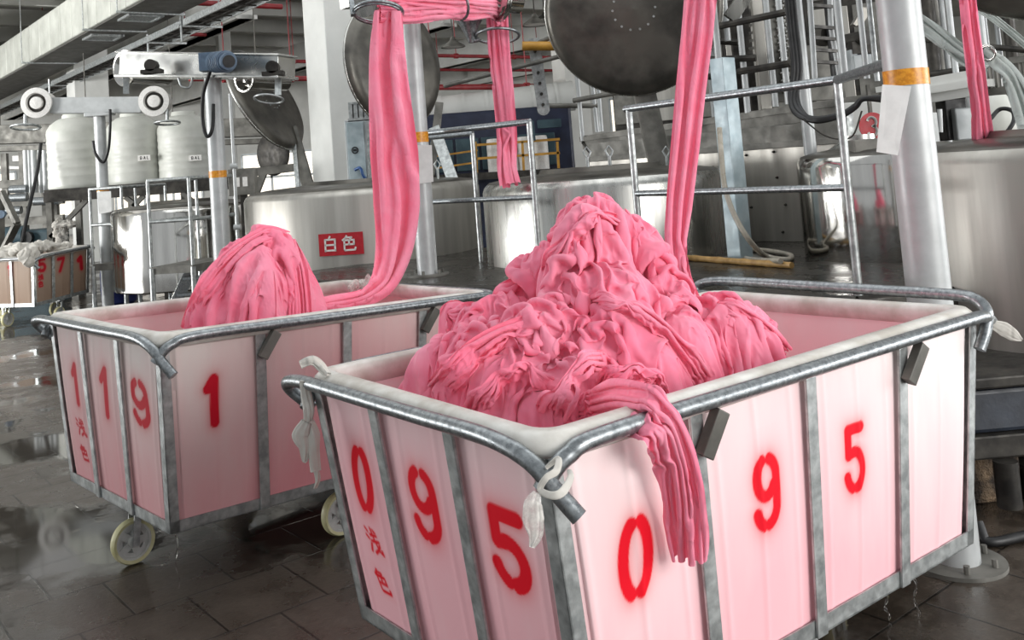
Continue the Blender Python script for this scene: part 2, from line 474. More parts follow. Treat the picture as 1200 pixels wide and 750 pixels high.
# ------------------------------------------------------------------ textile trolley: galvanised frame, plastic bin, four castors
class Cart:
    def __init__(s, name, label, x, y, yaw, Lb, Wb, tl, tw, zb, zt, tilt=0.0, group=None, res=0.006, binmat='bin_near'):
        s.x, s.y, s.yaw, s.Lb, s.Wb, s.tl, s.tw, s.zb, s.zt, s.tilt = x, y, yaw, Lb, Wb, tl, tw, zb, zt, tilt
        s.u = np.array([math.sin(yaw), math.cos(yaw), 0]); s.v = np.array([-math.cos(yaw), math.sin(yaw), 0])
        s.o = np.array([x, y, 0.0])
        c = s.o + s.u * Lb / 2 + s.v * Wb / 2
        s.root = thing(name, label, 'cart', c, group)
        s.res = res; s.binmat = binmat
    def W(s, lx, ly, z):
        lx, ly, z = np.broadcast_arrays(np.asarray(lx, float), np.asarray(ly, float), np.asarray(z, float))
        return s.o + lx[..., None] * s.u + ly[..., None] * s.v + (z + s.tilt * np.clip(lx / s.Lb, -.1, 1.1))[..., None] * UPZ
    def loc(s, a, b, z, o=0.0):
        e = z - s.zb
        return (-s.tl * e - o + a * (s.Lb + 2 * s.tl * e + 2 * o), -s.tw * e - o + b * (s.Wb + 2 * s.tw * e + 2 * o))
    def P(s, a, b, z, o=0.0):
        lx, ly = s.loc(a, b, z, o)
        return s.W(lx, ly, z)
    def face_coord(s, side, px, py, o=0.0):
        """pixel -> (distance along the face measured at its own height in 0..1, z)"""
        if side == 'long':
            A, Bp, C = s.P(0, 0, s.zb), s.P(1, 0, s.zb), s.P(0, 0, s.zt)
        else:
            A, Bp, C = s.P(0, 0, s.zb), s.P(0, 1, s.zb), s.P(0, 0, s.zt)
        N = nrm(np.cross(Bp - A, C - A))
        Q = ontoplane(px, py, A, N) - s.o
        lx, ly = Q @ s.u, Q @ s.v
        z = Q[2] - s.tilt * lx / s.Lb
        e = z - s.zb
        if side == 'long':
            return (lx + s.tl * e) / (s.Lb + 2 * s.tl * e), z
        return (ly + s.tw * e) / (s.Wb + 2 * s.tw * e), z
    def bin(s, glyphs, nlong=4, nshort=3, stain=(0.2, 0.8), stain_x=0.0, side_stain=0.0):
        """glyphs: (side, char, (top px), (bottom px), width px, stroke)"""
        h = s.res
        zt = s.zt + 0.005
        def ring(z, inset, rad, nl, ns, nc, back=24):
            """rounded rectangle at height z: near long side, right end, far long side, near short side"""
            x0, y0 = s.loc(0, 0, z, -inset); x1, y1 = s.loc(1, 1, z, -inset)
            c = []
            def cor(cx, cy, a0):
                a = np.radians(np.linspace(a0, a0 + 90, nc))
                return np.c_[cx + rad * np.cos(a), cy + rad * np.sin(a)]
            def side(p, q, n):
                t = (np.arange(n) + .5) / n
                return np.c_[p[0] + (q[0] - p[0]) * t, p[1] + (q[1] - p[1]) * t]
            c.append(side((x0 + rad, y0), (x1 - rad, y0), nl)); c.append(cor(x1 - rad, y0 + rad, -90))
            c.append(side((x1, y0 + rad), (x1, y1 - rad), back)); c.append(cor(x1 - rad, y1 - rad, 0))
            c.append(side((x1 - rad, y1), (x0 + rad, y1), back)); c.append(cor(x0 + rad, y1 - rad, 90))
            c.append(side((x0, y1 - rad), (x0, y0 + rad), ns)); c.append(cor(x0 + rad, y0 + rad, 180))
            return np.vstack(c)
        nl, ns = int(s.Lb / h), int(s.Wb / h)
        zs = np.arange(s.zb + 0.02, zt - 0.035, h)
        lay = [(z, ring(z, 0.014, 0.05, nl, ns, 6)) for z in zs]
        G = np.array([np.c_[r, np.full(len(r), z)] for z, r in lay])
        # panels bulge a little between the posts and carry shallow moulded ribs
        A = np.empty(G.shape[:2]); Bc = np.empty(G.shape[:2])
        for i, z in enumerate(zs):
            e = z - s.zb
            A[i] = (G[i, :, 0] + s.tl * e) / (s.Lb + 2 * s.tl * e); Bc[i] = (G[i, :, 1] + s.tw * e) / (s.Wb + 2 * s.tw * e)
        zz = ((G[..., 2] - s.zb) / (s.zt - s.zb))
        k_l = np.zeros(G.shape[1], bool); k_l[:nl] = True
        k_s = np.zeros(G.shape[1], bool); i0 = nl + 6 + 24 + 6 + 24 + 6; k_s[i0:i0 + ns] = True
        env = np.sin(np.clip(zz, 0, 1) * math.pi) ** .6
        bl = 0.013 * np.abs(np.sin(A * nlong * math.pi)) ** .7 * env + 0.0028 * np.exp(-((((A * nlong * 3) % 1) - .5) / .07) ** 2)
        bs = 0.013 * np.abs(np.sin(Bc * nshort * math.pi)) ** .7 * env + 0.0028 * np.exp(-((((Bc * nshort * 2) % 1) - .5) / .06) ** 2)
        G[:, k_l, 1] -= bl[:, k_l]; G[:, k_s, 0] -= bs[:, k_s]
        # stain with short-side shading mixed in, and paint
        w1 = Waves(3, 8, 2, 7)
        st = stain[0] + (stain[1] - stain[0]) * np.clip(1.08 - zz * 1.12, 0, 1) ** .8
        st = st + 0.10 * w1(np.stack([G[..., 0], G[..., 1], G[..., 2] * .4], -1))
        st = np.clip(st + stain_x * (.5 - A), 0, 1)
        st[:, k_s] = np.clip(st[:, k_s] + side_stain, 0, 1)  # short face tinted pinker in place of its shade
        pa = np.zeros(G.shape[:2])
        for side, ch, pt, pb, wpx, stroke in glyphs:
            am = s.face_coord(side, *pt); bm = s.face_coord(side, *pb)
            mx = ((pt[0] + pb[0]) / 2, (pt[1] + pb[1]) / 2)
            l = s.face_coord(side, mx[0] - wpx / 2, mx[1]); r = s.face_coord(side, mx[0] + wpx / 2, mx[1])
            L = s.Lb if side == 'long' else s.Wb
            hgt = am[1] - bm[1]; wid = abs(r[0] - l[0]) * L * 1.04
            cz = (am[1] + bm[1]) / 2; cs = (l[0] + r[0]) / 2
            shear = (am[0] - bm[0]) * L / max(hgt, 1e-3)
            sgn = 1 if side == 'long' else -1           # reading direction runs against the short side's axis
            msk = k_l if side == 'long' else k_s
            S = (A if side == 'long' else Bc)[:, msk]
            Z = G[:, msk, 2]
            X = ((S - cs) * L - shear * (Z - cz)) * sgn
            near = (np.abs(X) < wid * 1.6) & (np.abs(Z - cz) < hgt * .9)
            Q = np.c_[X[near] / wid + .5, (Z[near] - cz) / hgt + .5]
            d = np.full(len(Q), 1e9)
            for st_ in GLYPH[ch]:
                T = st_ * [wid, hgt]
                d = np.minimum(d, seg_dist(Q * [wid, hgt], T))
            edge = max(0.004, h * 0.7)
            solid = np.clip(.75 - (d - stroke / 2) / (1.5 * edge), 0, 1)
            haze = 0.5 * np.exp(-np.clip(d - stroke / 2, 0, 9) / 0.020) * np.clip(1.2 - np.abs(X[near]) / (wid * 1.5), 0, 1)
            if stroke < 0.02: haze *= .25
            pm = pa[:, msk]
            cur = pm[near]; pm[near] = np.maximum(cur, np.maximum(solid, haze)); pa[:, msk] = pm
        # inner skin
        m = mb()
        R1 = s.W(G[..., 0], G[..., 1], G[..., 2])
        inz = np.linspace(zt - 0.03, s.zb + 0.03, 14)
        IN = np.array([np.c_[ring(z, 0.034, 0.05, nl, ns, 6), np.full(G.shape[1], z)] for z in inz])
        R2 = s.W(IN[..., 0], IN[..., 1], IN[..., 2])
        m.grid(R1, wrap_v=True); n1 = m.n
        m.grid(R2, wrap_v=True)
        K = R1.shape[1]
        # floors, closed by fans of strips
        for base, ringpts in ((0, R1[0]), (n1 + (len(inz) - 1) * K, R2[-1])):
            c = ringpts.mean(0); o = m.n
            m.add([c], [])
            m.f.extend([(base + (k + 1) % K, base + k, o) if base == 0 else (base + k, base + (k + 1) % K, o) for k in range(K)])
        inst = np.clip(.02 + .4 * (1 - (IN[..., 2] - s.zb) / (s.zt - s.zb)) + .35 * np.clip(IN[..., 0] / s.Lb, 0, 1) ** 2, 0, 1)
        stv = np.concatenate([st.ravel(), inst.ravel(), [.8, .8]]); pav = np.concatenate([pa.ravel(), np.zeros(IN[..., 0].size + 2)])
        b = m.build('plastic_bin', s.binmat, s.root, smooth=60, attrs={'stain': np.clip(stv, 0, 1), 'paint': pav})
        # rolled rim: one closed profile swept round the top
        prof = [(0.012, -.040), (-.006, -.040), (-.019, -.022), (-.016, .004), (0.0, .018), (.03, .022), (.048, .014), (.054, -.004), (.050, -.04), (.036, -.055), (.030, -.04)]
        RG = []
        for ins, dz in prof:
            r = ring(zt, ins, max(0.02, 0.085 - ins), 40, 28, 10)
            RG.append(np.c_[r, np.full(len(r), zt + dz)])
        RG = np.array(RG)
        # a used rim is never quite straight
        wv = Waves(int(s.x * 100) % 97 + 5, 6, 1.5, 5)
        RG[..., 2] += 0.004 * wv(RG)
        mm = mb().grid(s.W(RG[..., 0], RG[..., 1], RG[..., 2]), wrap_u=True, wrap_v=True)
        mm.build('rim', 'rim', s.root, smooth=70)
        return b
    def frame(s, nlong=4, nshort=3, tube_r=0.0205, lift=0.0):
        r = s.root; zb, zt = s.zb, s.zt; top = zt - 0.032
        W = lambda a, b, z, dx=0, dy=0, o=0: s.W(s.loc(a, b, z, o)[0] + dx, s.loc(a, b, z, o)[1] + dy, z)
        t = 0.005
        for a in (0, 1):
            for b in (0, 1):
                sx, sy = (1 if a == 0 else -1), (1 if b == 0 else -1)
                m = mb(); fl_ = 0.042
                for (w, d) in ((fl_, t), (t, fl_)):
                    c = [W(a, b, z, sx * i, sy * j) for z in (zb, top) for i, j in ((0, 0), (w, 0), (w, d), (0, d))]
                    m.hexa(c)
                m.build('corner_post', 'galv', r, smooth=0)
        for k in range(1, nlong):
            for b, sy in ((0, -1), (1, 1)):
                a = k / nlong
                c = [W(a, b, z, i, sy * j) for z in (zb, top) for i, j in ((-.024, .0), (.024, .0), (.024, .010), (-.024, .010))]
                mb().hexa(c).build('side_post', 'galv', r, smooth=0, bevel=0.003)
        for k in range(1, nshort):
            for a, sx in ((0, -1), (1, 1)):
                b = k / nshort
                c = [W(a, b, z, sx * j, i) for z in (zb, top) for i, j in ((-.022, .0), (.022, .0), (.022, .010), (-.022, .010))]
                mb().hexa(c).build('side_post', 'galv', r, smooth=0, bevel=0.003)
        hh = 0.048
        for b, sy in ((0, 1), (1, -1)):
            m = mb()
            m.hexa([W(a, b, z, 0, sy * j) for a in (0, 1) for z, j in ((zb, 0), (zb + hh, 0), (zb + hh, t), (zb, t))])
            m.hexa([W(a, b, z, 0, sy * j) for a in (0, 1) for z, j in ((zb, 0), (zb + t, 0), (zb + t, hh), (zb, hh))])
            m.build('bottom_rail', 'galv', r, smooth=0)
        for a, sx in ((0, 1), (1, -1)):
            m = mb()
            m.hexa([W(a, b, z, sx * j, 0) for b in (0, 1) for z, j in ((zb, 0), (zb + hh, 0), (zb + hh, t), (zb, t))])
            m.hexa([W(a, b, z, sx * j, 0) for b in (0, 1) for z, j in ((zb, 0), (zb + t, 0), (zb + t, hh), (zb, hh))])
            m.build('bottom_rail', 'galv', r, smooth=0)
        # bumper tubes: straight outside the rim, bent down and in to the corner posts
        off = 0.0375
        def tubepath(p0, p1, inward, long, near_end='loop'):
            d = nrm(p1 - p0); bend = 0.20
            def end(P, dd, kind):
                if kind == 'low':      # bends down and in, stopping against the other tube
                    return [P - dd * bend, P - dd * .08 + inward * .010 - UPZ * .024, P - dd * .035 + inward * .024 - UPZ * .062, P - dd * .016 + inward * .034 - UPZ * .090]
                if kind == 'in':       # turns round the corner and ends open against the post
                    return [P - dd * .14, P - dd * .055 + inward * .008 - UPZ * .008, P - dd * .012 + inward * .022 - UPZ * .045, P - dd * .008 + inward * .050 - UPZ * .105, P - dd * .018 + inward * .085 - UPZ * .165]
                if kind == 'cut':      # barely bent, cut off at the corner
                    return [P - dd * bend, P - dd * .08 - UPZ * .002, P - dd * .02 + inward * .01 - UPZ * .018, P + dd * .02 + inward * .02 - UPZ * .034]
                if kind == 'stub':     # bends down and runs on past the post
                    return [P - dd * bend, P - dd * .065 + inward * .012 - UPZ * .030, P - dd * .005 + inward * .036 - UPZ * .092, P + dd * .034 + inward * .060 - UPZ * .142]
                return [P - dd * .14, P - dd * .02 + inward * .001 - UPZ * .004, P + dd * .060 + inward * .004 - UPZ * .018, P + dd * .084 + inward * .022 - UPZ * .045, P + dd * .066 + inward * .052 - UPZ * .080, P + dd * .040 + inward * .080 - UPZ * .112]
            a0 = end(p0, -d, 'low' if long else near_end); a1 = end(p1, d, 'cut' if long else 'loop')
            pts = a0[::-1] + [p0 * .6 + p1 * .4, p0 * .4 + p1 * .6] + a1
            return bez(pts, 10)
        for b, inn in ((0, s.v), (1, -s.v)):
            p = tubepath(s.P(0, b, zt, off), s.P(1, b, zt, off), inn, True)
            mb().tube(p, tube_r, 14).build('bumper_tube', 'galv_dark', r, smooth=50)
        for a, inn in ((0, s.u), (1, -s.u)):
            k_ = UPZ * lift * a
            p = tubepath(s.P(a, 0, zt, off) + k_, s.P(a, 1, zt, off) + k_, inn, False, 'stub' if a == 0 else 'in')
            mb().tube(p, tube_r, 14).build('bumper_tube', 'galv_dark', r, smooth=50)
        # slanted box brackets between post and tube
        for b, inn in ((0, s.v), (1, -s.v)):
            for k in (1, 3) if nlong == 4 else ():
                p = W(k / nlong, b, zt - .135, -0.005, 0) - inn * 0.026
                q = W(k / nlong, b, zt - .03, 0.062, 0) - inn * 0.036
                mb().bar(p, q, 0.044, 0.03, inn).build('tube_bracket', 'grime', r, smooth=0, bevel=0.003)
        # underside cross members
        for k in (0.02, .5, .98):
            m = mb(); m.bar(s.P(k, .01, zb + .012), s.P(k, .99, zb + .012), 0.04, 0.02); m.build('floor_beam', 'galv', r, smooth=0)
        m = mb(); m.bar(s.P(.01, .5, zb - .004), s.P(.99, .5, zb - .004), 0.04, 0.016); m.build('floor_beam', 'galv', r, smooth=0)
    def castor(s, px, py, heading, R=0.1, wid=0.042):
        """wheel standing on the floor at plan position (world px, py), rolling along heading"""
        hd = nrm(heading); ax = np.array([hd[1], -hd[0], 0])
        c = np.array([px, py, R])
        topz = s.zb + s.tilt * np.clip(((c - s.o) @ s.u) / s.Lb, 0, 1) - 0.002
        m = mb(); H2 = wid / 2
        # fork: two cheeks, crown plate
        for k in (-1, 1):
            b0 = c + ax * k * (H2 + .012)
            m.bar(b0 - UPZ * .015, np.array([b0[0] + hd[0] * .02, b0[1] + hd[1] * .02, topz - .012]), 0.032, 0.005, ax)
        m.box((c[0] + hd[0] * .02, c[1] + hd[1] * .02, topz - .008), hd * .045, ax * (H2 + .02), UPZ * .008)
        m.cyl(c - ax * (H2 + .016), c + ax * (H2 + .016), .009, 10)
        f = m.build('castor', 'galv', s.root, smooth=30)
        ty = mb().lathe([(R * .80, -H2 * .8), (R * .93, -H2), (R * .985, -H2 * .6), (R, 0), (R * .985, H2 * .6), (R * .93, H2), (R * .80, H2 * .8), (R * .80, -H2 * .8)], c, ax, 44)
        ty.build('tyre', 'tyre', f, smooth=50, label='cream tyre')
        hb = mb()
        hb.lathe([(R * .70, -H2 * .7), (R * .81, -H2 * .7), (R * .81, H2 * .7), (R * .70, H2 * .7), (R * .70, -H2 * .7)], c, ax, 40)
        hb.lathe([(0, -H2), (.022, -H2), (.026, -H2 * .6), (.026, H2 * .6), (.022, H2), (0, H2)], c, ax, 20)
        a, b = frame_of(ax)
        for k in range(5):        # cast web: five spokes leave round openings
            w = 2 * math.pi * k / 5
            d = math.cos(w) * a + math.sin(w) * b
            hb.bar(c + d * .02, c + d * R * .74, .034, H2 * .7, ax)
        hb.lathe([(R * .5, -H2 * .2), (R * .74, -H2 * .2), (R * .74, H2 * .2), (R * .5, H2 * .2), (R * .5, -H2 * .2)], c, ax, 30)
        hb.build('wheel', 'wheelhub', f, smooth=40, label='grey cast wheel')

near = Cart('textile_cart', 'galvanised cart closest to camera, its pink-stained plastic bin sprayed 095',
            0.1756, 2.2213, 0.9341, 1.7576, 1.0362, .1375, .0572, .2849, 1.0354, 0.0, 'wheeled textile carts', res=0.0042)
near.frame(lift=.052)
near.bin([
    ('long', '0', (745, 606), (746, 702), 37, 0.034), ('long', '9', (898, 534), (901, 619), 30, 0.033), ('long', '5', (1001, 497), (1004, 576), 22, 0.032),
    ('short', '0', (418, 524), (430, 600), 17, 0.034), ('short', '9', (489, 550), (505, 634), 28, 0.034), ('short', '5', (588, 598), (606, 692), 40, 0.040),
    ('short', 'shallow', (432, 619), (443, 650), 12, .0085), ('short', 'colour', (442, 669), (452, 696), 11, .0085),
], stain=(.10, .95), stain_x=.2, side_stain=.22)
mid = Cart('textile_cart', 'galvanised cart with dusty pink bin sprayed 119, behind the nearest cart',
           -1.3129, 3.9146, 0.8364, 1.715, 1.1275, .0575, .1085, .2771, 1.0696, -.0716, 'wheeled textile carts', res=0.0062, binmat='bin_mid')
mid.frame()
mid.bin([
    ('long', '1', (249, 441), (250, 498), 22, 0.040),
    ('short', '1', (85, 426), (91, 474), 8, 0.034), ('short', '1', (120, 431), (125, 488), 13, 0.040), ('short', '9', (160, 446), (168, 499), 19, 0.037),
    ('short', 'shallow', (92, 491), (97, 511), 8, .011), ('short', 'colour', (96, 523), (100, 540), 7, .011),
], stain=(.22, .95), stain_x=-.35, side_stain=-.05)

# castors sit in a diamond: one at the middle of every side
def castors(c, heads, inset=.07):
    spots = [(0, .5, 1, 0), (.5, 0, 0, 1), (1, .5, -1, 0), (.5, 1, 0, -1)]
    for (a, b, i, j), hd in zip(spots, heads):
        p = c.P(a, b, c.zb) + c.u * inset * i + c.v * inset * j
        c.castor(p[0], p[1], hd)
castors(mid, [np.array([.75, .66, 0]), mid.u, np.array([.8, -.6, 0]), mid.u])
castors(near, [near.u, near.u, np.array([.6, .8, 0]), near.u])

# ------------------------------------------------------------------ cloth: crumpled lumps and pleated ropes
def crumple(X, Hf, ex_u, ex_v, steps=50, iters=6, grav=.0012, bend=.12, seed=1, fric=.55, pin=True, noise=.004, tack=None, maxlen=.016, ru=None, rv=None, clampf=None, pinmask=None):
    """position based cloth on a grid: rest lengths longer than the space available, so it buckles into folds.
    X (n,m,3) start; Hf(x,y)->height and gradient of what it lies on; ex_*: excess length factors (n,m)"""
    n, m, _ = X.shape
    w = Waves(seed, 24, .6, 1.6)
    X = X.astype(np.float32).copy(); X0 = X.copy()
    X[..., 2] += np.abs(noise * w(X * 130)).astype(np.float32)
    V = np.zeros_like(X)
    def L(A, B): return np.linalg.norm(A - B, axis=-1)
    sets = []
    def addset(sl_a, sl_b, rest, k): sets.append((sl_a, sl_b, rest.astype(np.float32), np.float32(k)))
    S = np.s_
    if ru is None:
        ru = np.minimum(L(X0[1:], X0[:-1]) * (ex_u[1:] + ex_u[:-1]) / 2, maxlen)
        rv = np.minimum(L(X0[:, 1:], X0[:, :-1]) * (ex_v[:, 1:] + ex_v[:, :-1]) / 2, maxlen)
    for o in (0, 1):
        a = np.arange(o, n - 1, 2); addset(S[a[0]:a[-1] + 1:2], S[a[0] + 1:a[-1] + 2:2], ru[o::2], .9)
        b = np.arange(o, m - 1, 2); addset((slice(None), slice(b[0], b[-1] + 1, 2)), (slice(None), slice(b[0] + 1, b[-1] + 2, 2)), rv[:, o::2], .9)
    # shear
    rd = np.sqrt(((ru[:, 1:] + ru[:, :-1]) / 2) ** 2 + ((rv[1:] + rv[:-1]) / 2) ** 2)
    for o in (0, 1):
        ia = np.arange(o, n - 1, 2)
        for p in (0, 1):
            jb = np.arange(p, m - 1, 2)
            A = (slice(ia[0], ia[-1] + 1, 2), slice(jb[0], jb[-1] + 1, 2)); Bq = (slice(ia[0] + 1, ia[-1] + 2, 2), slice(jb[0] + 1, jb[-1] + 2, 2))
            C = (slice(ia[0], ia[-1] + 1, 2), slice(jb[0] + 1, jb[-1] + 2, 2)); D = (slice(ia[0] + 1, ia[-1] + 2, 2), slice(jb[0], jb[-1] + 1, 2))
            r = rd[ia[0]:ia[-1] + 1:2, jb[0]:jb[-1] + 1:2]
            addset(A, Bq, r, .25); addset(C, D, r, .25)
    # bending
    for st, kb in ((2, bend), (4, bend * .6)):
        r2 = sum(ru[i:n - st + i] for i in range(st)) ; q2 = sum(rv[:, i:m - st + i] for i in range(st))
        for o in range(2 * st):
            ia = [i for i in range(o, n - st) if ((i - o) % (2 * st)) == 0]
            if ia: addset(S[ia[0]:ia[-1] + 1:2 * st], S[ia[0] + st:ia[-1] + st + 1:2 * st], r2[ia[0]:ia[-1] + 1:2 * st] * .98, kb)
            jb = [i for i in range(o, m - st) if ((i - o) % (2 * st)) == 0]
            if jb: addset((slice(None), slice(jb[0], jb[-1] + 1, 2 * st)), (slice(None), slice(jb[0] + st, jb[-1] + st + 1, 2 * st)), q2[:, jb[0]:jb[-1] + 1:2 * st] * .98, kb)
    for s in range(steps):
        P0 = X.copy()
        V[..., 2] -= grav
        X += V
        gr = min(1, (s + 1) / (steps * .6))
        for it in range(iters):
            for a, b, r, k in sets:
                A, B = X[a], X[b]
                d = B - A; l = np.sqrt((d * d).sum(-1)) + 1e-9
                # growing rest length
                tgt = r * (0.75 + .25 * gr)
                c = (k * .5 * (l - tgt) / l)[..., None] * d
                X[a] = A + c; X[b] = B - c
            if Hf is not None:
                h, nx, ny = Hf(X[..., 0], X[..., 1])
                pen = h - X[..., 2]
                hit = pen > 0
                nz = 1 / np.sqrt(nx * nx + ny * ny + 1)
                dpt = np.where(hit, pen * nz, 0)
                X[..., 0] -= dpt * nx * nz; X[..., 1] -= dpt * ny * nz; X[..., 2] += dpt * nz
                if it == iters - 1:
                    X = np.where(hit[..., None], X * (1 - fric) + (P0 + (X - P0) * [0, 0, 1]) * fric, X).astype(np.float32)
            if clampf is not None:
                X = clampf(X).astype(np.float32)
        if tack is not None:
            X[tack] = X0[tack]
        if pinmask is not None:
            X[pinmask] = X0[pinmask]
        elif pin:
            X[0], X[-1], X[:, 0], X[:, -1] = X0[0], X0[-1], X0[:, 0], X0[:, -1]
        V = (X - P0) * .85
        sp = np.linalg.norm(V, axis=-1, keepdims=True); V *= np.minimum(1, .01 / (sp + 1e-9))
    return X

class HField:
    def __init__(s, x0, x1, y0, y1, res, fn):
        s.x0, s.y0, s.res = x0, y0, res
        xs = np.arange(x0, x1 + res, res); ys = np.arange(y0, y1 + res, res)
        Xg, Yg = np.meshgrid(xs, ys, indexing='ij'); s.H = fn(Xg, Yg)
        s.gx, s.gy = np.gradient(s.H, res)
    def __call__(s, x, y):
        i = np.clip((x - s.x0) / s.res, 0, s.H.shape[0] - 1.001); j = np.clip((y - s.y0) / s.res, 0, s.H.shape[1] - 1.001)
        a = i.astype(int); b = j.astype(int); f = i - a; g = j - b
        def bl(M): return M[a, b] * (1 - f) * (1 - g) + M[a + 1, b] * f * (1 - g) + M[a, b + 1] * (1 - f) * g + M[a + 1, b + 1] * f * g
        return bl(s.H), bl(s.gx), bl(s.gy)

def fine_creases(G, seed, amp=.0060, lam=5.0):
    """small sharp wrinkles pressed into a settled cloth, running along wandering directions"""
    G = np.asarray(G, float); n, m_ = G.shape[:2]
    N = np.cross(np.gradient(G, axis=0), np.gradient(G, axis=1)); N /= np.linalg.norm(N, axis=-1)[..., None] + 1e-12
    I, J = np.meshgrid(np.arange(n), np.arange(m_), indexing='ij')
    P = np.stack([I, J, 0 * I], -1).astype(float); k = 2 * math.pi / lam
    ws = [Waves(seed * 7 + i, 26, .7, 1.4) for i in range(6)]
    ang = 1.6 * ws[0](P * .05) + .8 * ws[1](P * .13)
    out = np.zeros((n, m_))
    for i, a0 in enumerate((0.0, .9, -1.1)):
        c, s_ = math.cos(a0), math.sin(a0)
        u = c * I + s_ * J + 5 * ws[1](P * .06 + i) + 2 * ws[2](P * .17 + i); v = -s_ * I + c * J + 5 * ws[3](P * .06 + i)
        r = 1 - np.minimum(1, 1.25 * np.abs(ws[4]((np.stack([u, v / 3.4, 0 * I], -1)) * k * .55 + i * 9)))
        mask = np.clip(.15 + .75 * ws[5](P * .09 + 11 * i) + .25 * ws[3](P * .2 + i), 0, 1)
        out += r ** 1.4 * mask
    sgn = np.sign(N[..., 2].mean()) or 1
    return G + N * (amp * (out - .25) * sgn)[..., None]

def subsurf(o):
    s_ = o.modifiers.new('smooth', 'SUBSURF'); s_.levels = 1; s_.render_levels = 1
    return o

def lump(c, rx, ry, rz, crease, seed, amp=.022, period=.042, nu=230, nv=120, droop=0.0, shape=.16):
    """a crumpled bundle of cloth; crease = direction the folds run (world vector)"""
    w0, w1, w2, w3, w4, w5, w6 = (Waves(seed * 13 + i, 16, .7, 1.5) for i in range(7))
    th = np.linspace(0.02, math.pi - 0.02, nv); ph = np.arange(nu) / nu * 2 * math.pi
    T, Ph = np.meshgrid(th, ph, indexing='ij')
    n = np.stack([np.sin(T) * np.cos(Ph), np.sin(T) * np.sin(Ph), np.cos(T)], -1)
    n = n @ np.array([RT0, [0, 1, 0], UPZ])
    rad = np.array([rx, ry, rz])
    p = n * rad
    p = p * (1 + shape * w0(n * 2.0) + .55 * shape * w1(n * 4.6))[..., None]
    nor = n / rad; nor /= np.linalg.norm(nor, axis=-1)[..., None]
    q = p + np.asarray(c)
    cr = nrm(crease); f = nrm(np.cross(cr, nrm(-(np.asarray(c) - EYE)))); g_ = np.cross(f, cr)
    # folds: ridged noise stretched along a crease direction that itself wanders
    K = 2 * math.pi / period
    bend = period * 1.1
    a_ = q @ f + bend * w5(q * (K * .16)) + .35 * bend * w6(q * (K * .42))
    b_ = q @ cr + bend * w6(q * (K * .14) + 4)
    d_ = q @ g_
    def field(w, k, st, ph=0.0, sk=0.0):
        return w(np.stack([a_ * k + sk * b_ * k * .4 + ph, b_ * k / st, d_ * k / 1.5], -1))
    n1 = np.abs(field(w1, K * .55, 4.5))
    n2 = np.abs(field(w2, K * 1.05, 3.6, 2.0, .5))
    n3 = 1 - np.minimum(1, np.abs(field(w3, K * 1.0, 5.0, 5.0, -.6)) * 1.3)
    n4 = np.abs(field(w4, K * 2.3, 2.6, 7.0, .9))
    mk = np.clip(.5 + .6 * w4(q * (K * .22)), 0.1, 1)
    mk2 = np.clip(.5 + .7 * w5(q * (K * .25) + 7), 0.05, 1)
    h = amp * (1.05 * np.minimum(n1, 1.6) + .62 * np.minimum(n2, 1.5) * mk + .50 * n3 ** 1.5 * mk2 + .24 * np.minimum(n4, 1.5) * (.35 + mk2) - 1.15)
    q = q + nor * h[..., None]
    # gather sideways too, so that folds overhang a little
    q = q + (f * .45) * (amp * field(w6, K * .9, 3.5))[..., None]
    return q

def add_lumps(m, L, bury=None):
    for q in L:
        m.grid(q, wrap_v=True)
    return m

def imgdir(deg):
    a = math.radians(deg)
    return math.cos(a) * RT + math.sin(a) * UP

def rope_grid(path, width, thick, seed, pleat=.013, k=5.5, view=None, n=96, twist=None, step=10):
    """pleated rope of cloth along path; width/thick given at the path points"""
    P = bez(path, step)
    u = np.linspace(0, 1, len(width)); uu = np.linspace(0, 1, len(P))
    def sm(a):
        return np.interp(uu, u, a)
    Wd, Th = sm(width), sm(thick)
    tw = sm(twist) if twist is not None else np.zeros(len(P))
    T = np.gradient(P, axis=0)
    ang = np.arange(n) / n * 2 * math.pi
    wa, wb, wc, wd_ = (Waves(seed + 17 * i, 16, .7, 1.4) for i in range(4))
    G = []
    Lacc = np.concatenate([[0], np.cumsum(np.linalg.norm(np.diff(P, axis=0), axis=1))])
    for i in range(len(P)):
        t = nrm(T[i])
        vd = nrm(P[i] - EYE) if view is None else nrm(view)
        sd = nrm(np.cross(t, vd)); no = np.cross(sd, t)
        ct, st = math.cos(tw[i]), math.sin(tw[i])
        sd, no = ct * sd + st * no, -st * sd + ct * no
        x = np.cos(ang) * np.abs(np.cos(ang)) ** (-.2); y = np.sin(ang)
        l = np.full(n, Lacc[i] / max(Wd.max(), .03))
        back = np.sign(y) * 3.0
        xw = x + .16 * wd_(np.stack([x * .8, l * .7, back], -1))
        f1 = np.abs(wa(np.stack([xw * k * .62, l * .42, back], -1)))
        f2 = np.abs(wb(np.stack([xw * k * 1.35, l * .62, back + 5], -1)))
        f3 = 1 - np.minimum(1, 1.4 * np.abs(wc(np.stack([xw * k * .9 + 4, l * .5, back], -1))))
        f4 = np.abs(wd_(np.stack([xw * k * 2.6 + l * .5, l * 1.3, back], -1)))
        off = pleat * (1.0 * np.minimum(f1, 1.6) + .55 * np.minimum(f2, 1.5) + .6 * f3 ** 1.5 + .2 * f4 - 1.1)
        wob = 1 + .10 * wa(np.array([[l[0] * .9, 1, 0]]))[0]
        px = x * Wd[i] / 2 * wob
        py = y * Th[i] / 2 + np.sign(y) * np.minimum(1, np.abs(y) * 1.8) * off
        px = px + np.cos(ang) * off * .5 + pleat * .5 * wc(np.stack([xw * k, l * .6, back], -1))
        G.append(P[i] + px[:, None] * sd + py[:, None] * no)
    return np.array(G)

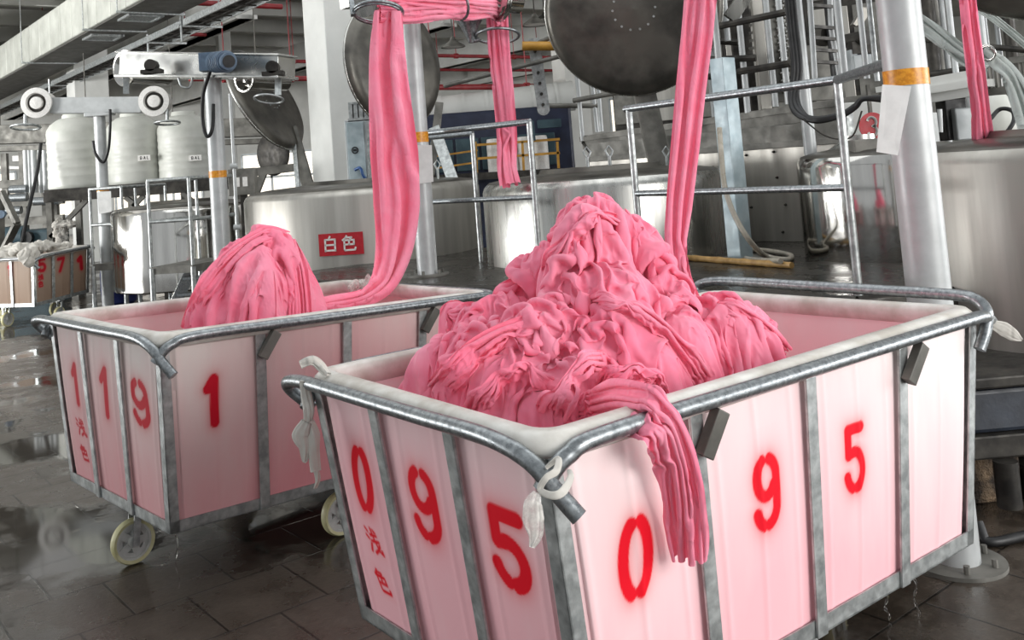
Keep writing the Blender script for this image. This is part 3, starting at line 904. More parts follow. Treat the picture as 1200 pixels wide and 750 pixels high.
def add_rope(m, *a, **k):
    G = rope_grid(*a, **k)
    o = m.n; n = G.shape[1]
    m.grid(G, wrap_v=True)
    m.f.append(tuple(o + i for i in range(n))); m.f.append(tuple(o + (len(G) - 1) * n + i for i in range(n - 1, -1, -1)))
    return m

def strip(path, width, thick, seed, full=3.0, m_=100, row=.008, view=None, twist=None, steps=34, grav=0.0):
    """a length of cloth gathered into a rope: a wide sheet squeezed sideways until it pleats"""
    P = bez(path, 40)
    Lc = np.concatenate([[0], np.cumsum(np.linalg.norm(np.diff(P, axis=0), axis=1))])
    n = max(30, int(Lc[-1] / row))
    ls = np.linspace(0, Lc[-1], n); uu = np.interp(ls, Lc, np.linspace(0, 1, len(P)))
    P = np.stack([np.interp(ls, Lc, P[:, k]) for k in range(3)], -1)
    ku = np.linspace(0, 1, len(width))
    Wd = np.interp(uu, ku, width); Th = np.interp(uu, ku, thick)
    tw = np.interp(uu, ku, twist) if twist is not None else np.zeros(n)
    T = np.gradient(P, axis=0); T /= np.linalg.norm(T, axis=1)[:, None]
    vd = P - EYE if view is None else np.tile(np.asarray(view, float), (n, 1))
    vd = vd / np.linalg.norm(vd, axis=1)[:, None]
    sd = np.cross(T, vd); sd /= np.linalg.norm(sd, axis=1)[:, None]; no = np.cross(sd, T)
    c_, s_ = np.cos(tw)[:, None], np.sin(tw)[:, None]
    sd, no = c_ * sd + s_ * no, -s_ * sd + c_ * no
    w = Waves(seed, 24, .6, 1.5); w2 = Waves(seed + 9, 24, .6, 1.5)
    j = np.linspace(-.5, .5, m_)
    I, J = np.meshgrid(ls, j, indexing='ij')
    dep = w(np.stack([J * 26 * full / 3, I * 3.0, 0 * I], -1)) * .7 + w2(np.stack([J * 60 * full / 3, I * 5.0, 0 * I], -1)) * .4
    X = P[:, None] + sd[:, None] * (Wd[:, None] * J * .92)[..., None] + no[:, None] * (Th[:, None] * .35 * dep)[..., None]
    rowl = np.linalg.norm(np.diff(P, axis=0), axis=1)
    ru = np.repeat(rowl[:, None], m_, 1) * 1.01
    Wm = Wd.mean() * .6 + Wd * .4
    rv = np.repeat((Wm * full / (m_ - 1))[:, None], m_ - 1, 1)
    def clampf(Q):
        d = Q - P[:, None]
        a = (d * sd[:, None]).sum(-1); b = (d * no[:, None]).sum(-1); t = (d * T[:, None]).sum(-1)
        hw = Wd[:, None] / 2; ht = Th[:, None] / 2
        e = np.sqrt((a / hw) ** 2 * .98 + (b / ht) ** 2 * .9); k = np.where(e > 1, 1 / e, 1)
        kb = k; ka = np.maximum(k, np.minimum(1, hw / (np.abs(a) + 1e-9)))
        return P[:, None] + sd[:, None] * (a * ka)[..., None] + no[:, None] * (b * kb)[..., None] + T[:, None] * (t * .8)[..., None]
    pinm = np.zeros((n, m_), bool)
    return crumple(X, None, None, None, steps=steps, iters=5, grav=grav, bend=.10, seed=seed, noise=0, ru=ru, rv=rv, clampf=clampf, pinmask=pinm).astype(float)

def pxr(px, Y):
    return px * Y / FOC

# --- heap in the nearest cart
def blobs(L, base_amp=.02):
    out = []
    for i, (x, y, Y, rx, ry, deg, per, *rest) in enumerate(L):
        a, b = pxr(rx, Y), pxr(ry, Y)
        dy = rest[0] if rest else min(a, b) * 1.05
        out.append(lump(at(x, y, Y), a, dy, b, imgdir(deg), 31 + i * 7 + int(x), amp=base_amp * (1 if min(a, b) > .1 else .75), period=per,
                        nu=int(min(300, 2 * math.pi * max(a, b) / .0042)), nv=int(min(160, math.pi * max(a, b) / .0042))))
    return out
NEAR_LUMPS = [
    (692, 286, 3.26, 48, 52, 80, .050), (737, 305, 3.32, 36, 50, 115, .034), (655, 318, 3.18, 48, 34, 50, .046),
    (765, 350, 3.28, 44, 46, 120, .036), (622, 348, 3.22, 40, 32, 35, .044), (702, 352, 3.02, 72, 42, 150, .050),
    (588, 378, 3.12, 50, 34, 30, .046), (536, 374, 3.26, 28, 22, 20, .03), (566, 418, 2.98, 50, 38, 60, .044),
    (512, 432, 3.02, 36, 32, 75, .036), (640, 400, 2.9, 62, 42, 40, .05), (722, 402, 2.86, 60, 38, 130, .04),
    (606, 452, 2.78, 62, 38, 85, .046), (545, 455, 2.86, 40, 28, 100, .04), (682, 452, 2.74, 52, 34, 20, .036),
    (642, 480, 2.66, 42, 22, 95, .036), (752, 428, 2.8, 52, 34, 160, .040), (800, 404, 2.95, 36, 36, 115, .032),
    (846, 388, 3.14, 50, 40, 140, .034), (888, 404, 3.16, 28, 17, 150, .028), (820, 420, 3.02, 40, 24, 130, .034),
    (484, 436, 3.04, 13, 17, 80, .022), (785, 385, 3.1, 34, 40, 110, .03), (700, 425, 2.8, 46, 30, 35, .032),
]

def strand(m, pts, w, seed, pleat=.007, k=8.0, thick=.5, n=110, step=12):
    P = [at(x, y, Y) for x, y, Y in pts]
    ww = np.array([pxr(w_, pts[min(i, len(pts) - 1)][2]) for i, w_ in enumerate(w)])
    add_rope(m, P, ww, ww * thick, seed, pleat=pleat, k=k, n=n, step=step)

def cloth_over(cart, lumps, strands, inset, base, nn, seed, ex, tack, fric, grav, bend, steps=50, rim=None):
    """one big crumpled cloth settled over bunches of cloth lying in the bin (cart coordinates)"""
    x0, y0 = cart.loc(0, 0, base, -inset); x1, y1 = cart.loc(1, 1, base, -inset)
    E = []
    for it in lumps:
        px, py, Y, rx, ry = it[:5]
        c = at(px, py, Y); q = c - cart.o
        a, b = pxr(rx, Y), pxr(ry, Y)
        E.append((q @ cart.u, q @ cart.v, c[2], a, (it[7] if len(it) > 7 else min(a, b) * 1.05), b))
    for pts, w in strands:
        P = bez([at(*p_) for p_ in pts], 6); ww = np.interp(np.linspace(0, 1, len(P)), np.linspace(0, 1, len(w)), w)
        for c, w_, in zip(P, ww):
            q = c - cart.o; r_ = pxr(w_, c[1]) * .42; E.append((q @ cart.u, q @ cart.v, c[2], r_, r_, r_))
    wv = Waves(seed + 3, 16)
    cu, su = np.dot(RT0, cart.u), np.dot(RT0, cart.v)
    def fn(X, Y):
        h = np.full(X.shape, base) + .02 * wv(np.stack([X * 7, Y * 7, 0 * X], -1))
        for lx, ly, z, rx, rd, rz in E:
            dx, dy = X - lx, Y - ly
            i, j = dx * cu + dy * su, -dx * su + dy * cu     # across and along the line of sight
            d = 1 - (i / rx) ** 2 - (j / rd) ** 2
            h = np.maximum(h, np.where(d > 0, z + rz * np.sqrt(np.clip(d, 0, 1)), 0))
        return h
    Hf = HField(x0 - .05, x1 + .05, y0 - .05, y1 + .05, .008, fn)
    H = Hf.H                          # soften the vertical flanks
    for _ in range(1):
        H[1:-1, 1:-1] = (H[1:-1, 1:-1] * 2 + H[:-2, 1:-1] + H[2:, 1:-1] + H[1:-1, :-2] + H[1:-1, 2:]) / 6
    Hf.gx, Hf.gy = np.gradient(H, Hf.res)
    n, m_ = nn
    x, y = np.meshgrid(np.linspace(x0, x1, n), np.linspace(y0, y1, m_), indexing='ij')
    # spread the grid evenly over the steep sides
    for _ in range(260):
        h, _, _ = Hf(x, y)
        du = np.sqrt((x[1:] - x[:-1]) ** 2 + (y[1:] - y[:-1]) ** 2 + (h[1:] - h[:-1]) ** 2) + 1e-4
        dv = np.sqrt((x[:, 1:] - x[:, :-1]) ** 2 + (y[:, 1:] - y[:, :-1]) ** 2 + (h[:, 1:] - h[:, :-1]) ** 2) + 1e-4
        a_, b_, c_, d_ = du[:-1, 1:-1], du[1:, 1:-1], dv[1:-1, :-1], dv[1:-1, 1:]
        sw = a_ + b_ + c_ + d_
        for q in (x, y):
            q[1:-1, 1:-1] += .8 * ((a_ * q[:-2, 1:-1] + b_ * q[2:, 1:-1] + c_ * q[1:-1, :-2] + d_ * q[1:-1, 2:]) / sw - q[1:-1, 1:-1])
    h, _, _ = Hf(x, y)
    X = np.stack([x, y, h + .004], -1)
    r = np.random.default_rng(seed); tk = r.random((n, m_)) < tack
    w1 = Waves(seed + 5, 16); w2 = Waves(seed + 8, 16)
    f1 = .5 + .8 * w1(X * [8, 8, 10]); f2 = .5 + .5 * w2(X * 12)
    eu = 1.06 + (ex - 1) * np.clip(f1, 0, 1.25) * np.clip(f2 + .4, .3, 1.2); ev = 1.06 + (ex - 1) * np.clip(1 - f1, 0, 1.25) * np.clip(f2 + .4, .3, 1.2)
    Z = crumple(X, Hf, eu, ev, steps=steps, tack=tk, fric=fric, grav=grav, bend=bend, noise=.007, seed=seed)
    lx, ly = Z[..., 0].astype(float), Z[..., 1].astype(float)
    # stay inside the bin where the cloth lies below the rim
    zz = Z[..., 2].astype(float)
    low = np.clip((cart.zt + .03 - zz) / .03, 0, 1)
    e = zz - cart.zb; ins = .04
    a0, b0 = -cart.tl * e + ins, -cart.tw * e + ins; a1, b1 = cart.Lb + cart.tl * e - ins, cart.Wb + cart.tw * e - ins
    lx = lx * (1 - low) + np.clip(lx, a0, a1) * low; ly = ly * (1 - low) + np.clip(ly, b0, b1) * low
    return cart.o + lx[..., None] * cart.u + ly[..., None] * cart.v + (zz + cart.tilt * np.clip(lx / cart.Lb, 0, 1))[..., None] * UPZ

NS = [
    ([(668, 262, 3.12), (690, 242, 3.14), (722, 252, 3.14), (752, 288, 3.14), (778, 330, 3.1), (800, 372, 3.0)], [20, 26, 30, 30, 32, 30]),
    ([(655, 330, 3.02), (662, 285, 3.04), (680, 252, 3.06), (700, 250, 3.06)], [24, 34, 32, 20]),
    ([(690, 345, 2.86), (735, 345, 2.86), (775, 375, 2.88), (800, 415, 2.86), (825, 442, 2.88)], [24, 30, 34, 30, 24]),
    ([(575, 352, 3.06), (620, 335, 3.04), (660, 345, 2.98), (700, 338, 2.94)], [22, 30, 32, 22]),
    ([(512, 470, 2.84), (540, 430, 2.84), (572, 402, 2.86), (606, 380, 2.88), (636, 372, 2.86)], [26, 38, 40, 36, 24]),
    ([(556, 482, 2.72), (566, 455, 2.72), (590, 425, 2.74), (628, 418, 2.74), (652, 440, 2.68)], [22, 34, 36, 32, 20]),
    ([(640, 482, 2.60), (660, 470, 2.60), (668, 440, 2.64), (690, 415, 2.68), (722, 410, 2.68)], [26, 32, 34, 32, 22]),
    ([(688, 470, 2.62), (712, 440, 2.64), (742, 430, 2.66), (772, 445, 2.68)], [24, 36, 38, 28]),
    ([(842, 362, 3.02), (868, 378, 3.02), (892, 396, 3.06), (912, 412, 3.1)], [20, 28, 28, 18]),
    ([(522, 388, 3.16), (545, 372, 3.12), (574, 372, 3.06)], [20, 28, 22]),
]
G = cloth_over(near, [(x, y, Y, rx * .92, ry * .95, *r_) for x, y, Y, rx, ry, *r_ in NEAR_LUMPS], NS[:2] + NS[8:], .05, .62, (430, 305), 4, 1.9, .016, .94, .0004, .045, steps=44)
heap = subsurf(mb().grid(fine_creases(G, 3), flip=True).build('fabric_heap', 'pink', None, loc=near.P(.42, .5, .6), smooth=180))

def band(pts, w, seed, full=3.0, thick=.5, m_=90):
    P = [at(x, y, Y) for x, y, Y in pts]
    ww = np.array([pxr(a_, q[1]) for a_, q in zip(np.interp(np.linspace(0, 1, len(P)), np.linspace(0, 1, len(w)), w), P)])
    return strip(P, ww, ww * thick, seed, full=full, m_=m_, row=.006)
m = mb()
m.grid(band([(676, 372, 3.10), (700, 352, 2.84), (738, 352, 2.80), (776, 378, 2.80), (800, 412, 2.80), (822, 440, 2.84), (832, 462, 3.0)], [20, 30, 36, 34, 30, 24], 201))
m.grid(band([(650, 345, 3.2), (652, 305, 2.99), (668, 268, 3.0), (694, 248, 3.02), (722, 256, 3.08), (738, 285, 3.2)], [24, 36, 44, 40, 30, 20], 205))
m.grid(band([(505, 462, 3.0), (528, 440, 2.76), (556, 408, 2.78), (592, 385, 2.80), (630, 380, 2.82), (655, 396, 2.98)], [24, 36, 42, 38, 28], 211))
m.grid(band([(700, 470, 2.8), (712, 440, 2.60), (744, 424, 2.60), (776, 436, 2.63), (780, 462, 2.66), (752, 470, 2.62), (735, 455, 2.62), (752, 444, 2.62), (764, 452, 2.72)], [22, 36, 40, 36, 26, 22], 217))
m.grid(band([(640, 500, 2.72), (652, 470, 2.55), (664, 440, 2.58), (690, 420, 2.62), (716, 424, 2.78)], [30, 46, 46, 34, 24], 223))
m.grid(band([(552, 500, 2.9), (560, 468, 2.67), (584, 434, 2.68), (618, 424, 2.68), (640, 446, 2.66), (644, 470, 2.75)], [26, 40, 42, 38, 28], 227))
m.grid(band([(548, 420, 3.2), (530, 385, 3.12), (524, 368, 3.12), (544, 362, 3.12), (575, 366, 3.2)], [20, 30, 34, 32, 22], 229))
m.grid(band([(828, 372, 3.2), (850, 362, 3.02), (880, 380, 3.02), (905, 400, 3.06), (922, 414, 3.12)], [20, 34, 36, 28, 18], 233))
subsurf(m.build('rope_loops', 'pink', heap, smooth=180))
tag(heap, 'tall crumpled heap of pink fabric filling the nearest cart', 'fabric', 'pink fabric heaps in carts')
# the end that hangs over the long side
N = -near.v
def onface(x, y, off):
    A, Bp, Cc = near.P(0, 0, near.zb), near.P(1, 0, near.zb), near.P(0, 0, near.zt)
    n_ = nrm(np.cross(Bp - A, Cc - A)); n_ = n_ if n_ @ N > 0 else -n_
    return ontoplane(x, y, A + n_ * off, n_)
pts = [at(668, 486, 2.66), at(700, 478, 2.60), onface(742, 474, -.005), onface(778, 494, .088), onface(794, 534, .086), onface(800, 572, .08), onface(805, 612, .066), onface(808, 656, .056)]
m = mb()
sc = 2.55 / FOC
m.grid(strip(pts, np.array([26, 46, 66, 64, 60, 50, 52, 36]) * sc, np.array([.06, .06, .06, .07, .08, .08, .07, .05]), 61, full=2.8, m_=120, row=.005, twist=[0, 0, .1, .5, .6, -.6, -.4, .2], steps=40))
heap_tail = subsurf(m.build('hanging_end', 'pink', heap, smooth=180))

# --- heap in the second cart
MID_LUMPS = [
    (312, 302, 4.95, 34, 40, 92, .036), (328, 320, 4.92, 36, 52, 80, .034), (290, 322, 4.9, 36, 46, 70, .04),
    (268, 345, 4.84, 34, 34, 55, .036), (305, 345, 4.74, 44, 46, 90, .036), (345, 348, 4.86, 28, 34, 110, .026),
    (250, 366, 4.78, 26, 22, 40, .03), (290, 372, 4.68, 50, 30, 80, .04), (352, 366, 4.85, 24, 22, 120, .024), (322, 290, 4.95, 28, 24, 150, .03),
]
MS = [
    ([(226, 374, 4.64), (245, 345, 4.68), (268, 312, 4.74), (292, 282, 4.8), (315, 268, 4.84)], [16, 24, 26, 26, 16]),
    ([(300, 264, 4.86), (325, 272, 4.8), (346, 298, 4.78), (358, 330, 4.78), (366, 360, 4.8)], [12, 20, 20, 22, 18]),
    ([(306, 288, 4.72), (312, 320, 4.62), (312, 350, 4.56), (308, 378, 4.54)], [20, 30, 34, 30]),
]
G = cloth_over(mid, MID_LUMPS, MS, .05, .70, (330, 230), 11, 1.7, .009, .9, .0006, .05, steps=44)
heap2 = subsurf(mb().grid(fine_creases(G, 4), flip=True).build('fabric_heap', 'pink', None, loc=mid.P(.42, .5, .6), smooth=180))
m = mb()
m.grid(band([(220, 384, 4.9), (238, 352, 4.62), (262, 318, 4.66), (290, 286, 4.72), (318, 272, 4.8), (335, 280, 4.95)], [18, 30, 34, 34, 28, 20], 241))
m.grid(band([(298, 290, 4.9), (304, 318, 4.64), (308, 350, 4.54), (306, 384, 4.5)], [24, 34, 36, 34], 247, full=3.6))
m.grid(band([(338, 284, 4.95), (346, 312, 4.74), (352, 345, 4.66), (352, 378, 4.62)], [18, 26, 28, 28], 251))
subsurf(m.build('rope_loops', 'pink', heap2, smooth=180))
tag(heap2, 'cone-shaped heap of pink fabric draped in folds in the second cart', 'fabric', 'pink fabric heaps in carts')

# --- ropes of cloth running through the machines
def hang(name, label, pts, wpx, seed, mat='pink', thick=.5, group='pink fabric ropes', pleat=None, k=6.0, step=16, n=120, twist=None, full=2.6, layers=1, grid=.0065):
    P = [at(*p) for p in pts]
    w = np.array([pxr(a, p[2]) for a, p in zip(wpx, pts)])
    mm = mb()
    for k in range(layers):
        Q = [p - FW * (.016 * k) for p in P]
        mm.grid(strip(Q, w * (1 - .12 * k), w * thick, seed + 31 * k, full=full, m_=int(np.clip(w.mean() * full / grid, 44, 130)), twist=twist, row=max(.007, w.mean() * .035)))
    o = subsurf(mm.build(name, mat, None, loc=P[-1], smooth=180))
    return tag(o, label, 'fabric', group)
rope_left = hang('fabric_rope', 'broad pink fabric rope hanging from the wire ring down into the second cart',
     [(455, 13, 5.9), (454, 60, 5.9), (457, 120, 5.85), (462, 180, 5.8), (465, 240, 5.75), (462, 290, 5.65), (450, 330, 5.5), (428, 350, 5.3), (385, 357, 5.1), (345, 366, 4.95)],
     [33, 42, 50, 56, 54, 44, 32, 24, 20, 16], 101, thick=.42, full=2.1, grid=.0085)
mm = mb()
for off, sd in ((0, 105), (7, 109)):
    P = [at(444, 17 - off * .3, 5.9), at(480, 19 - off, 6.05), at(515, 12 - off * .5, 6.2), at(545, 9 + off * .6, 6.5), at(576, 12, 6.9), at(590, 22, 7.1)]
    w = np.array([pxr(a, 6.3) for a in (18, 20, 24, 24, 20, 20)])
    mm.grid(strip(P, w, w * .6, sd, m_=60, row=.009))
P = [at(452, -8, 5.95), at(490, -2, 6.05), at(530, 3, 6.3), at(580, 6, 6.9)]
w = np.array([pxr(a, 6.3) for a in (16, 18, 18, 16)])
mm.grid(strip(P, w, w * .6, 117, m_=56, row=.009))
tag(mm.build('fabric_rope', 'pink', None, loc=at(520, 10, 6.2), smooth=180), 'pink fabric ropes crossing level under the boom between two guide rings', 'fabric', 'pink fabric ropes')
hang('fabric_rope', 'narrow pink fabric rope running down through the hanging ring into a tank',
     [(582, 6, 7.1), (585, 60, 7.25), (590, 110, 7.35), (594, 160, 7.45), (594, 195, 7.3), (598, 217, 7.15)], [26, 26, 25, 24, 23, 25], 121, thick=.3, k=5.5)
hang('fabric_rope', 'long pink fabric rope dropping into the back of the nearest cart',
     [(823, -30, 4.3), (818, 30, 4.28), (810, 100, 4.22), (803, 170, 4.15), (796, 240, 4.08), (792, 285, 4.0), (798, 325, 3.9), (812, 362, 3.76)],
     [38, 37, 35, 33, 30, 25, 24, 26], 131, thick=.5, full=2.2, grid=.007)
hang('fabric_rope', 'deep pink fabric rope entering the tank at the right edge',
     [(1131, -25, 4.9), (1137, 30, 4.9), (1143, 80, 4.9), (1149, 130, 5.05), (1153, 174, 5.2)], [18, 19, 20, 20, 25], 141, thick=.6, k=4.6)
hang('fabric_rope', 'pale grey cloth rope slanting between the thick silver post and deep pink rope',
     [(1072, 22, 6.6), (1100, 42, 6.5), (1130, 66, 6.4), (1158, 80, 6.3)], [18, 20, 21, 18], 151, 'greycloth', .6, 'grey fabric ropes', k=4)
hang('fabric_rope', 'pale grey cloth rope falling from a wire guide at the right edge',
     [(1150, 60, 6.0), (1168, 72, 5.95), (1186, 88, 5.85), (1197, 115, 5.8), (1208, 150, 5.75), (1216, 172, 5.6)], [12, 18, 24, 26, 26, 26], 157, 'greycloth', .6, 'grey fabric ropes', k=4)
hang('fabric_rope', 'thin pale grey cloth rope under the raised lid at the right top corner',
     [(1140, 5, 6.8), (1165, 22, 6.7), (1190, 42, 6.6), (1215, 64, 6.5)], [8, 9, 9, 9], 161, 'greycloth', .6, 'grey fabric ropes', k=3)

# ------------------------------------------------------------------ hall shell
m = mb(); m.box((-6, 20, -.05), (34, 0, 0), (0, 28, 0), (0, 0, .05))
struct(m.build('floor', 'floor', None, loc=(-6, 20, 0), smooth=0))
ZC = 7.4
m = mb()
m.box((-8, 29, ZC + .05), (34, 0, 0), (0, 19, 0), (0, 0, .05))
struct(m.build('ceiling', 'ceil', None, loc=(-8, 29, ZC), smooth=0))
YB = 46.0
m = mb(); m.box((-8, YB, ZC / 2), (34, 0, 0), (0, .1, 0), (0, 0, ZC / 2))
struct(m.build('wall_back', 'concrete', None, loc=(-8, YB, 0), smooth=0))
m = mb(); m.box((-40, 26, ZC / 2), (.1, 0, 0), (0, 20, 0), (0, 0, ZC / 2))
struct(m.build('wall_left', 'concrete', None, loc=(-40, 26, 0), smooth=0))
m = mb(); m.box((25.9, 29, ZC / 2), (.1, 0, 0), (0, 17, 0), (0, 0, ZC / 2))
struct(m.build('wall_right', 'concrete', None, loc=(25.9, 29, 0), smooth=0))
# windows let daylight in at the far end
for i, (x0, x1, z0, z1) in enumerate([(-38, -31, .9, 3.2), (-29, -22, .9, 3.2), (-20, -13, .9, 3.2), (-11, -4, .9, 3.2), (-2, 5, 1.0, 4.2), (7, 13, 1.0, 4.6), (15, 21, 1.0, 4.6)]):
    w = mb(); y = YB - .11
    for k in np.linspace(x0, x1, 6): w.box((k, y, (z0 + z1) / 2), (.05, 0, 0), (0, .05, 0), (0, 0, (z1 - z0) / 2))
    for k in (z0, (z0 + z1) / 2, z1): w.box(((x0 + x1) / 2, y, k), ((x1 - x0) / 2, 0, 0), (0, .05, 0), (0, 0, .05))
    fr = struct(w.build('window_%d' % (i + 1), 'boxgrey', None, loc=((x0 + x1) / 2, y, z0), smooth=0))
    gl = mb(); gl.box(((x0 + x1) / 2, y + .02, (z0 + z1) / 2), ((x1 - x0) / 2, 0, 0), (0, .01, 0), (0, 0, (z1 - z0) / 2))
    gl.build('pane', 'daylight', fr, smooth=0)
# roof girders along the row and purlins across
bi = 1
for off, z0, hgt in ((-14, 5.5, .9), (-8.0, 5.6, .9), (-2.0, 5.7, .9), (4.0, 5.7, .9), (10, 5.7, .9), (16.0, 5.7, .9), (22, 5.7, .9), (28, 5.7, .9)):
    c = np.array([0, 9.0, z0 + hgt / 2]) + E2 * off
    p, q = c + E1 * (14 if off > 0 else 5), c + E1 * 44
    p = p if p[1] > 10 else p + E1 * ((10.5 - p[1]) / E1[1])
    q = q if q[1] < 45.5 else q - E1 * ((q[1] - 45.5) / E1[1])
    m = mb(); m.bar(p, q, .34, hgt); m.bar(p + UPZ * (-hgt / 2 + .05), q + UPZ * (-hgt / 2 + .05), .55, .1)
    struct(m.build('trim_%d' % bi, 'concrete_white', None, loc=p, smooth=0)); bi += 1
for k in range(9):
    c = np.array([-8, 12.0 + k * 3.7, 7.0])
    p, q = c - E2 * 16, c + E2 * 26
    p = p if p[1] > 10.2 else p + E2 * ((10.2 - p[1]) / E2[1])
    q = q if q[1] < 45.5 else q - E2 * ((q[1] - 45.5) / E2[1])
    m = mb(); m.bar(p, q, .2, .45)
    struct(m.build('trim_%d' % bi, 'concrete', None, loc=p, smooth=0)); bi += 1

def column(x0, x1, ybot, Y, mat='concrete_white', turn=0.5, z0=0.0):
    """square column whose silhouette spans x0..x1 (at image height ybot)"""
    c = at((x0 + x1) / 2, ybot, Y)
    wdt = (x1 - x0) * Y / FOC
    a = turn
    h = wdt / (abs(math.cos(a)) + abs(math.sin(a))) / 2
    ax = np.array([math.cos(a), math.sin(a), 0]) * h; ay = np.array([-math.sin(a), math.cos(a), 0]) * h
    m = mb(); m.box((c[0], c[1], ZC / 2), ax, ay, UPZ * ZC / 2)
    o = m.build('column', mat, None, loc=(c[0], c[1], 0), smooth=0, bevel=.02)
    o['kind'] = 'structure'
    return o
column(359, 436, 110, 12.5, turn=.62)
column(76, 130, 110, 25, turn=.62)
column(654, 694, 160, 20, mat='concrete', turn=.4)
column(255, 275, 110, 30, turn=.5)

# ------------------------------------------------------------------ overhead services
zu = 5.0
da, db = fl(0, 92, zu), fl(152, 6, zu)
dd = nrm(db - da) * [1, 1, 0]; dd = nrm(dd)
cr_ = np.array([-dd[1], dd[0], 0]); cr_ = cr_ if cr_[0] > 0 else -cr_
duct = thing('air_duct', 'large foil-wrapped rectangular air duct hung under the ceiling at upper left', 'duct', da)
p, q = da - dd * 14, db + dd * 5
w_, h_ = 1.15, .86
m = mb()
nseg = 34
for k in range(nseg):       # lagging sections with a slight belly
    a, b = p + (q - p) * k / nseg, p + (q - p) * (k + .985) / nseg
    m.bar(a + cr_ * w_ / 2 + UPZ * h_ / 2, b + cr_ * w_ / 2 + UPZ * h_ / 2, w_, h_)
m.build('duct_body', 'duct', duct, smooth=0, bevel=.03)
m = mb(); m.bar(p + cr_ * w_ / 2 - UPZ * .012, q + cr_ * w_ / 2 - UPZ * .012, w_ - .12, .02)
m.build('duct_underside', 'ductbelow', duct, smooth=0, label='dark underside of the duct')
for x, y in ((165, 21), (121, 44)):
    c = fl(x, y, zu - .04)
    m = mb()
    for i in (-1, 1):
        m.box(c + dd * .3 * i, dd * .03, cr_ * .3, UPZ * .025); m.box(c + cr_ * .3 * i, dd * .33, cr_ * .03, UPZ * .025)
    for i in np.linspace(-.22, .22, 6):
        m.box(c + dd * i, dd * .02, cr_ * .27, UPZ * .012)
    m.build('vent_grille', 'galv', duct, smooth=0, label='metal vent grille')
for x, y in ((28, 72), (100, 33), (140, 12)):
    c = fl(x, y, zu)
    m = mb(); m.bar(c - UPZ * .03 - cr_ * .06, c - UPZ * .03 + cr_ * (w_ + .06), .04, .04)
    for k in (-.04, w_ + .04): m.cyl(c + cr_ * k - UPZ * .05, np.array([*(c + cr_ * k)[:2], ZC]), .012, 6)
    m.build('hanger', 'galv', duct, smooth=0)
tr0, tr1 = fl(-20, 135, 4.75), fl(268, 2, 4.75)
td = nrm((tr1 - tr0) * [1, 1, 0]); tc = np.array([-td[1], td[0], 0]); tc = tc if tc[0] > 0 else -tc
tray = thing('cable_tray', 'pale metal cable tray running under the air duct', 'cable tray', tr0)
m = mb()
for k in (0, .5): m.bar(tr0 + tc * k, tr1 + td * 3 + tc * k, .03, .12)
Lt = np.linalg.norm(tr1 - tr0) + 3
m.build('side_rail', 'galv', tray, smooth=0)
m = mb()
for k in np.arange(.3, Lt, .5): m.bar(tr0 + td * k - UPZ * .04, tr0 + td * k + tc * .5 - UPZ * .04, .05, .02)
for k in (.1, .2, .28, .4): m.tube([tr0 + tc * k, tr0 + td * Lt / 2 + tc * k + UPZ * .01, tr0 + td * Lt + tc * k], .025, 6)
m.build('rung', 'dark', tray, smooth=30)
for x, y in ((215, 27), (176, 47), (60, 98)):
    c = fl(x, y, 4.75)
    m = mb(); m.bar(c - UPZ * .05 - tc * .1, c - UPZ * .05 + tc * .75, .04, .04)
    m.cyl(c + tc * .7, np.array([*(c + tc * .7)[:2], ZC]), .014, 6); m.bar(c - tc * .05 - UPZ * .35, c - tc * .05 + UPZ * .12, .05, .03)
    m.build('hanger', 'galv', tray, smooth=0)

def pipe(label, A, Bq, r, mat='red', name='sprinkler_pipe', group=None):
    m = mb(); A, Bq = np.asarray(A), np.asarray(Bq)
    m.cyl(A, Bq, r, 10)
    d = nrm(Bq - A); n_ = int(np.linalg.norm(Bq - A) / 2.5) + 1
    for k in range(n_):
        c = A + d * (k + .5) * np.linalg.norm(Bq - A) / n_
        m.cyl(c - d * .05, c + d * .05, r * 1.5, 10)
        m.cyl(c, np.array([c[0], c[1], ZC]), .012, 6)
    return tag(m.build(name, mat, None, loc=A, smooth=40), label, 'pipe', group)
def zpipe(x0, y0, Y0, x1, z=None):
    a = at(x0, y0, Y0)
    return a
def cross_pipe(label, x, y, Y, l0, l1, r=.045, group='red sprinkler pipes'):
    c = at(x, y, Y); pipe(label, c - E2 * l0, c + E2 * l1, r, group=group)
cross_pipe('red sprinkler pipe just above the second pendant lamp, behind the hanging ropes', 560, 66, 24, 3.5, 4)
cross_pipe('red sprinkler pipe passing below the pendant lamps, left of the narrow rope', 545, 60 + 22, 29, 4, 4)
cross_pipe('thick red pipe above the pale round duct', 555, 102, 19, 2.2, 2.6, .06)
cross_pipe('short red pipe end under the roof girder above the motor', 290, 6, 20, 1.5, .8, .06)
cross_pipe('red pipe behind the boom of the left roller post', 345, 92, 21, 2.4, .7, .06)
cross_pipe('red pipe above the large air duct in the left corner', 20, 26, 27, 2, 1.6, .06)
cross_pipe('red pipe beside the tall column behind the round lid', 350, 72, 26, 1.2, .9, .05)
cross_pipe('red pipe crossing under the cable tray', 215, 40, 24, .5, .6, .05)

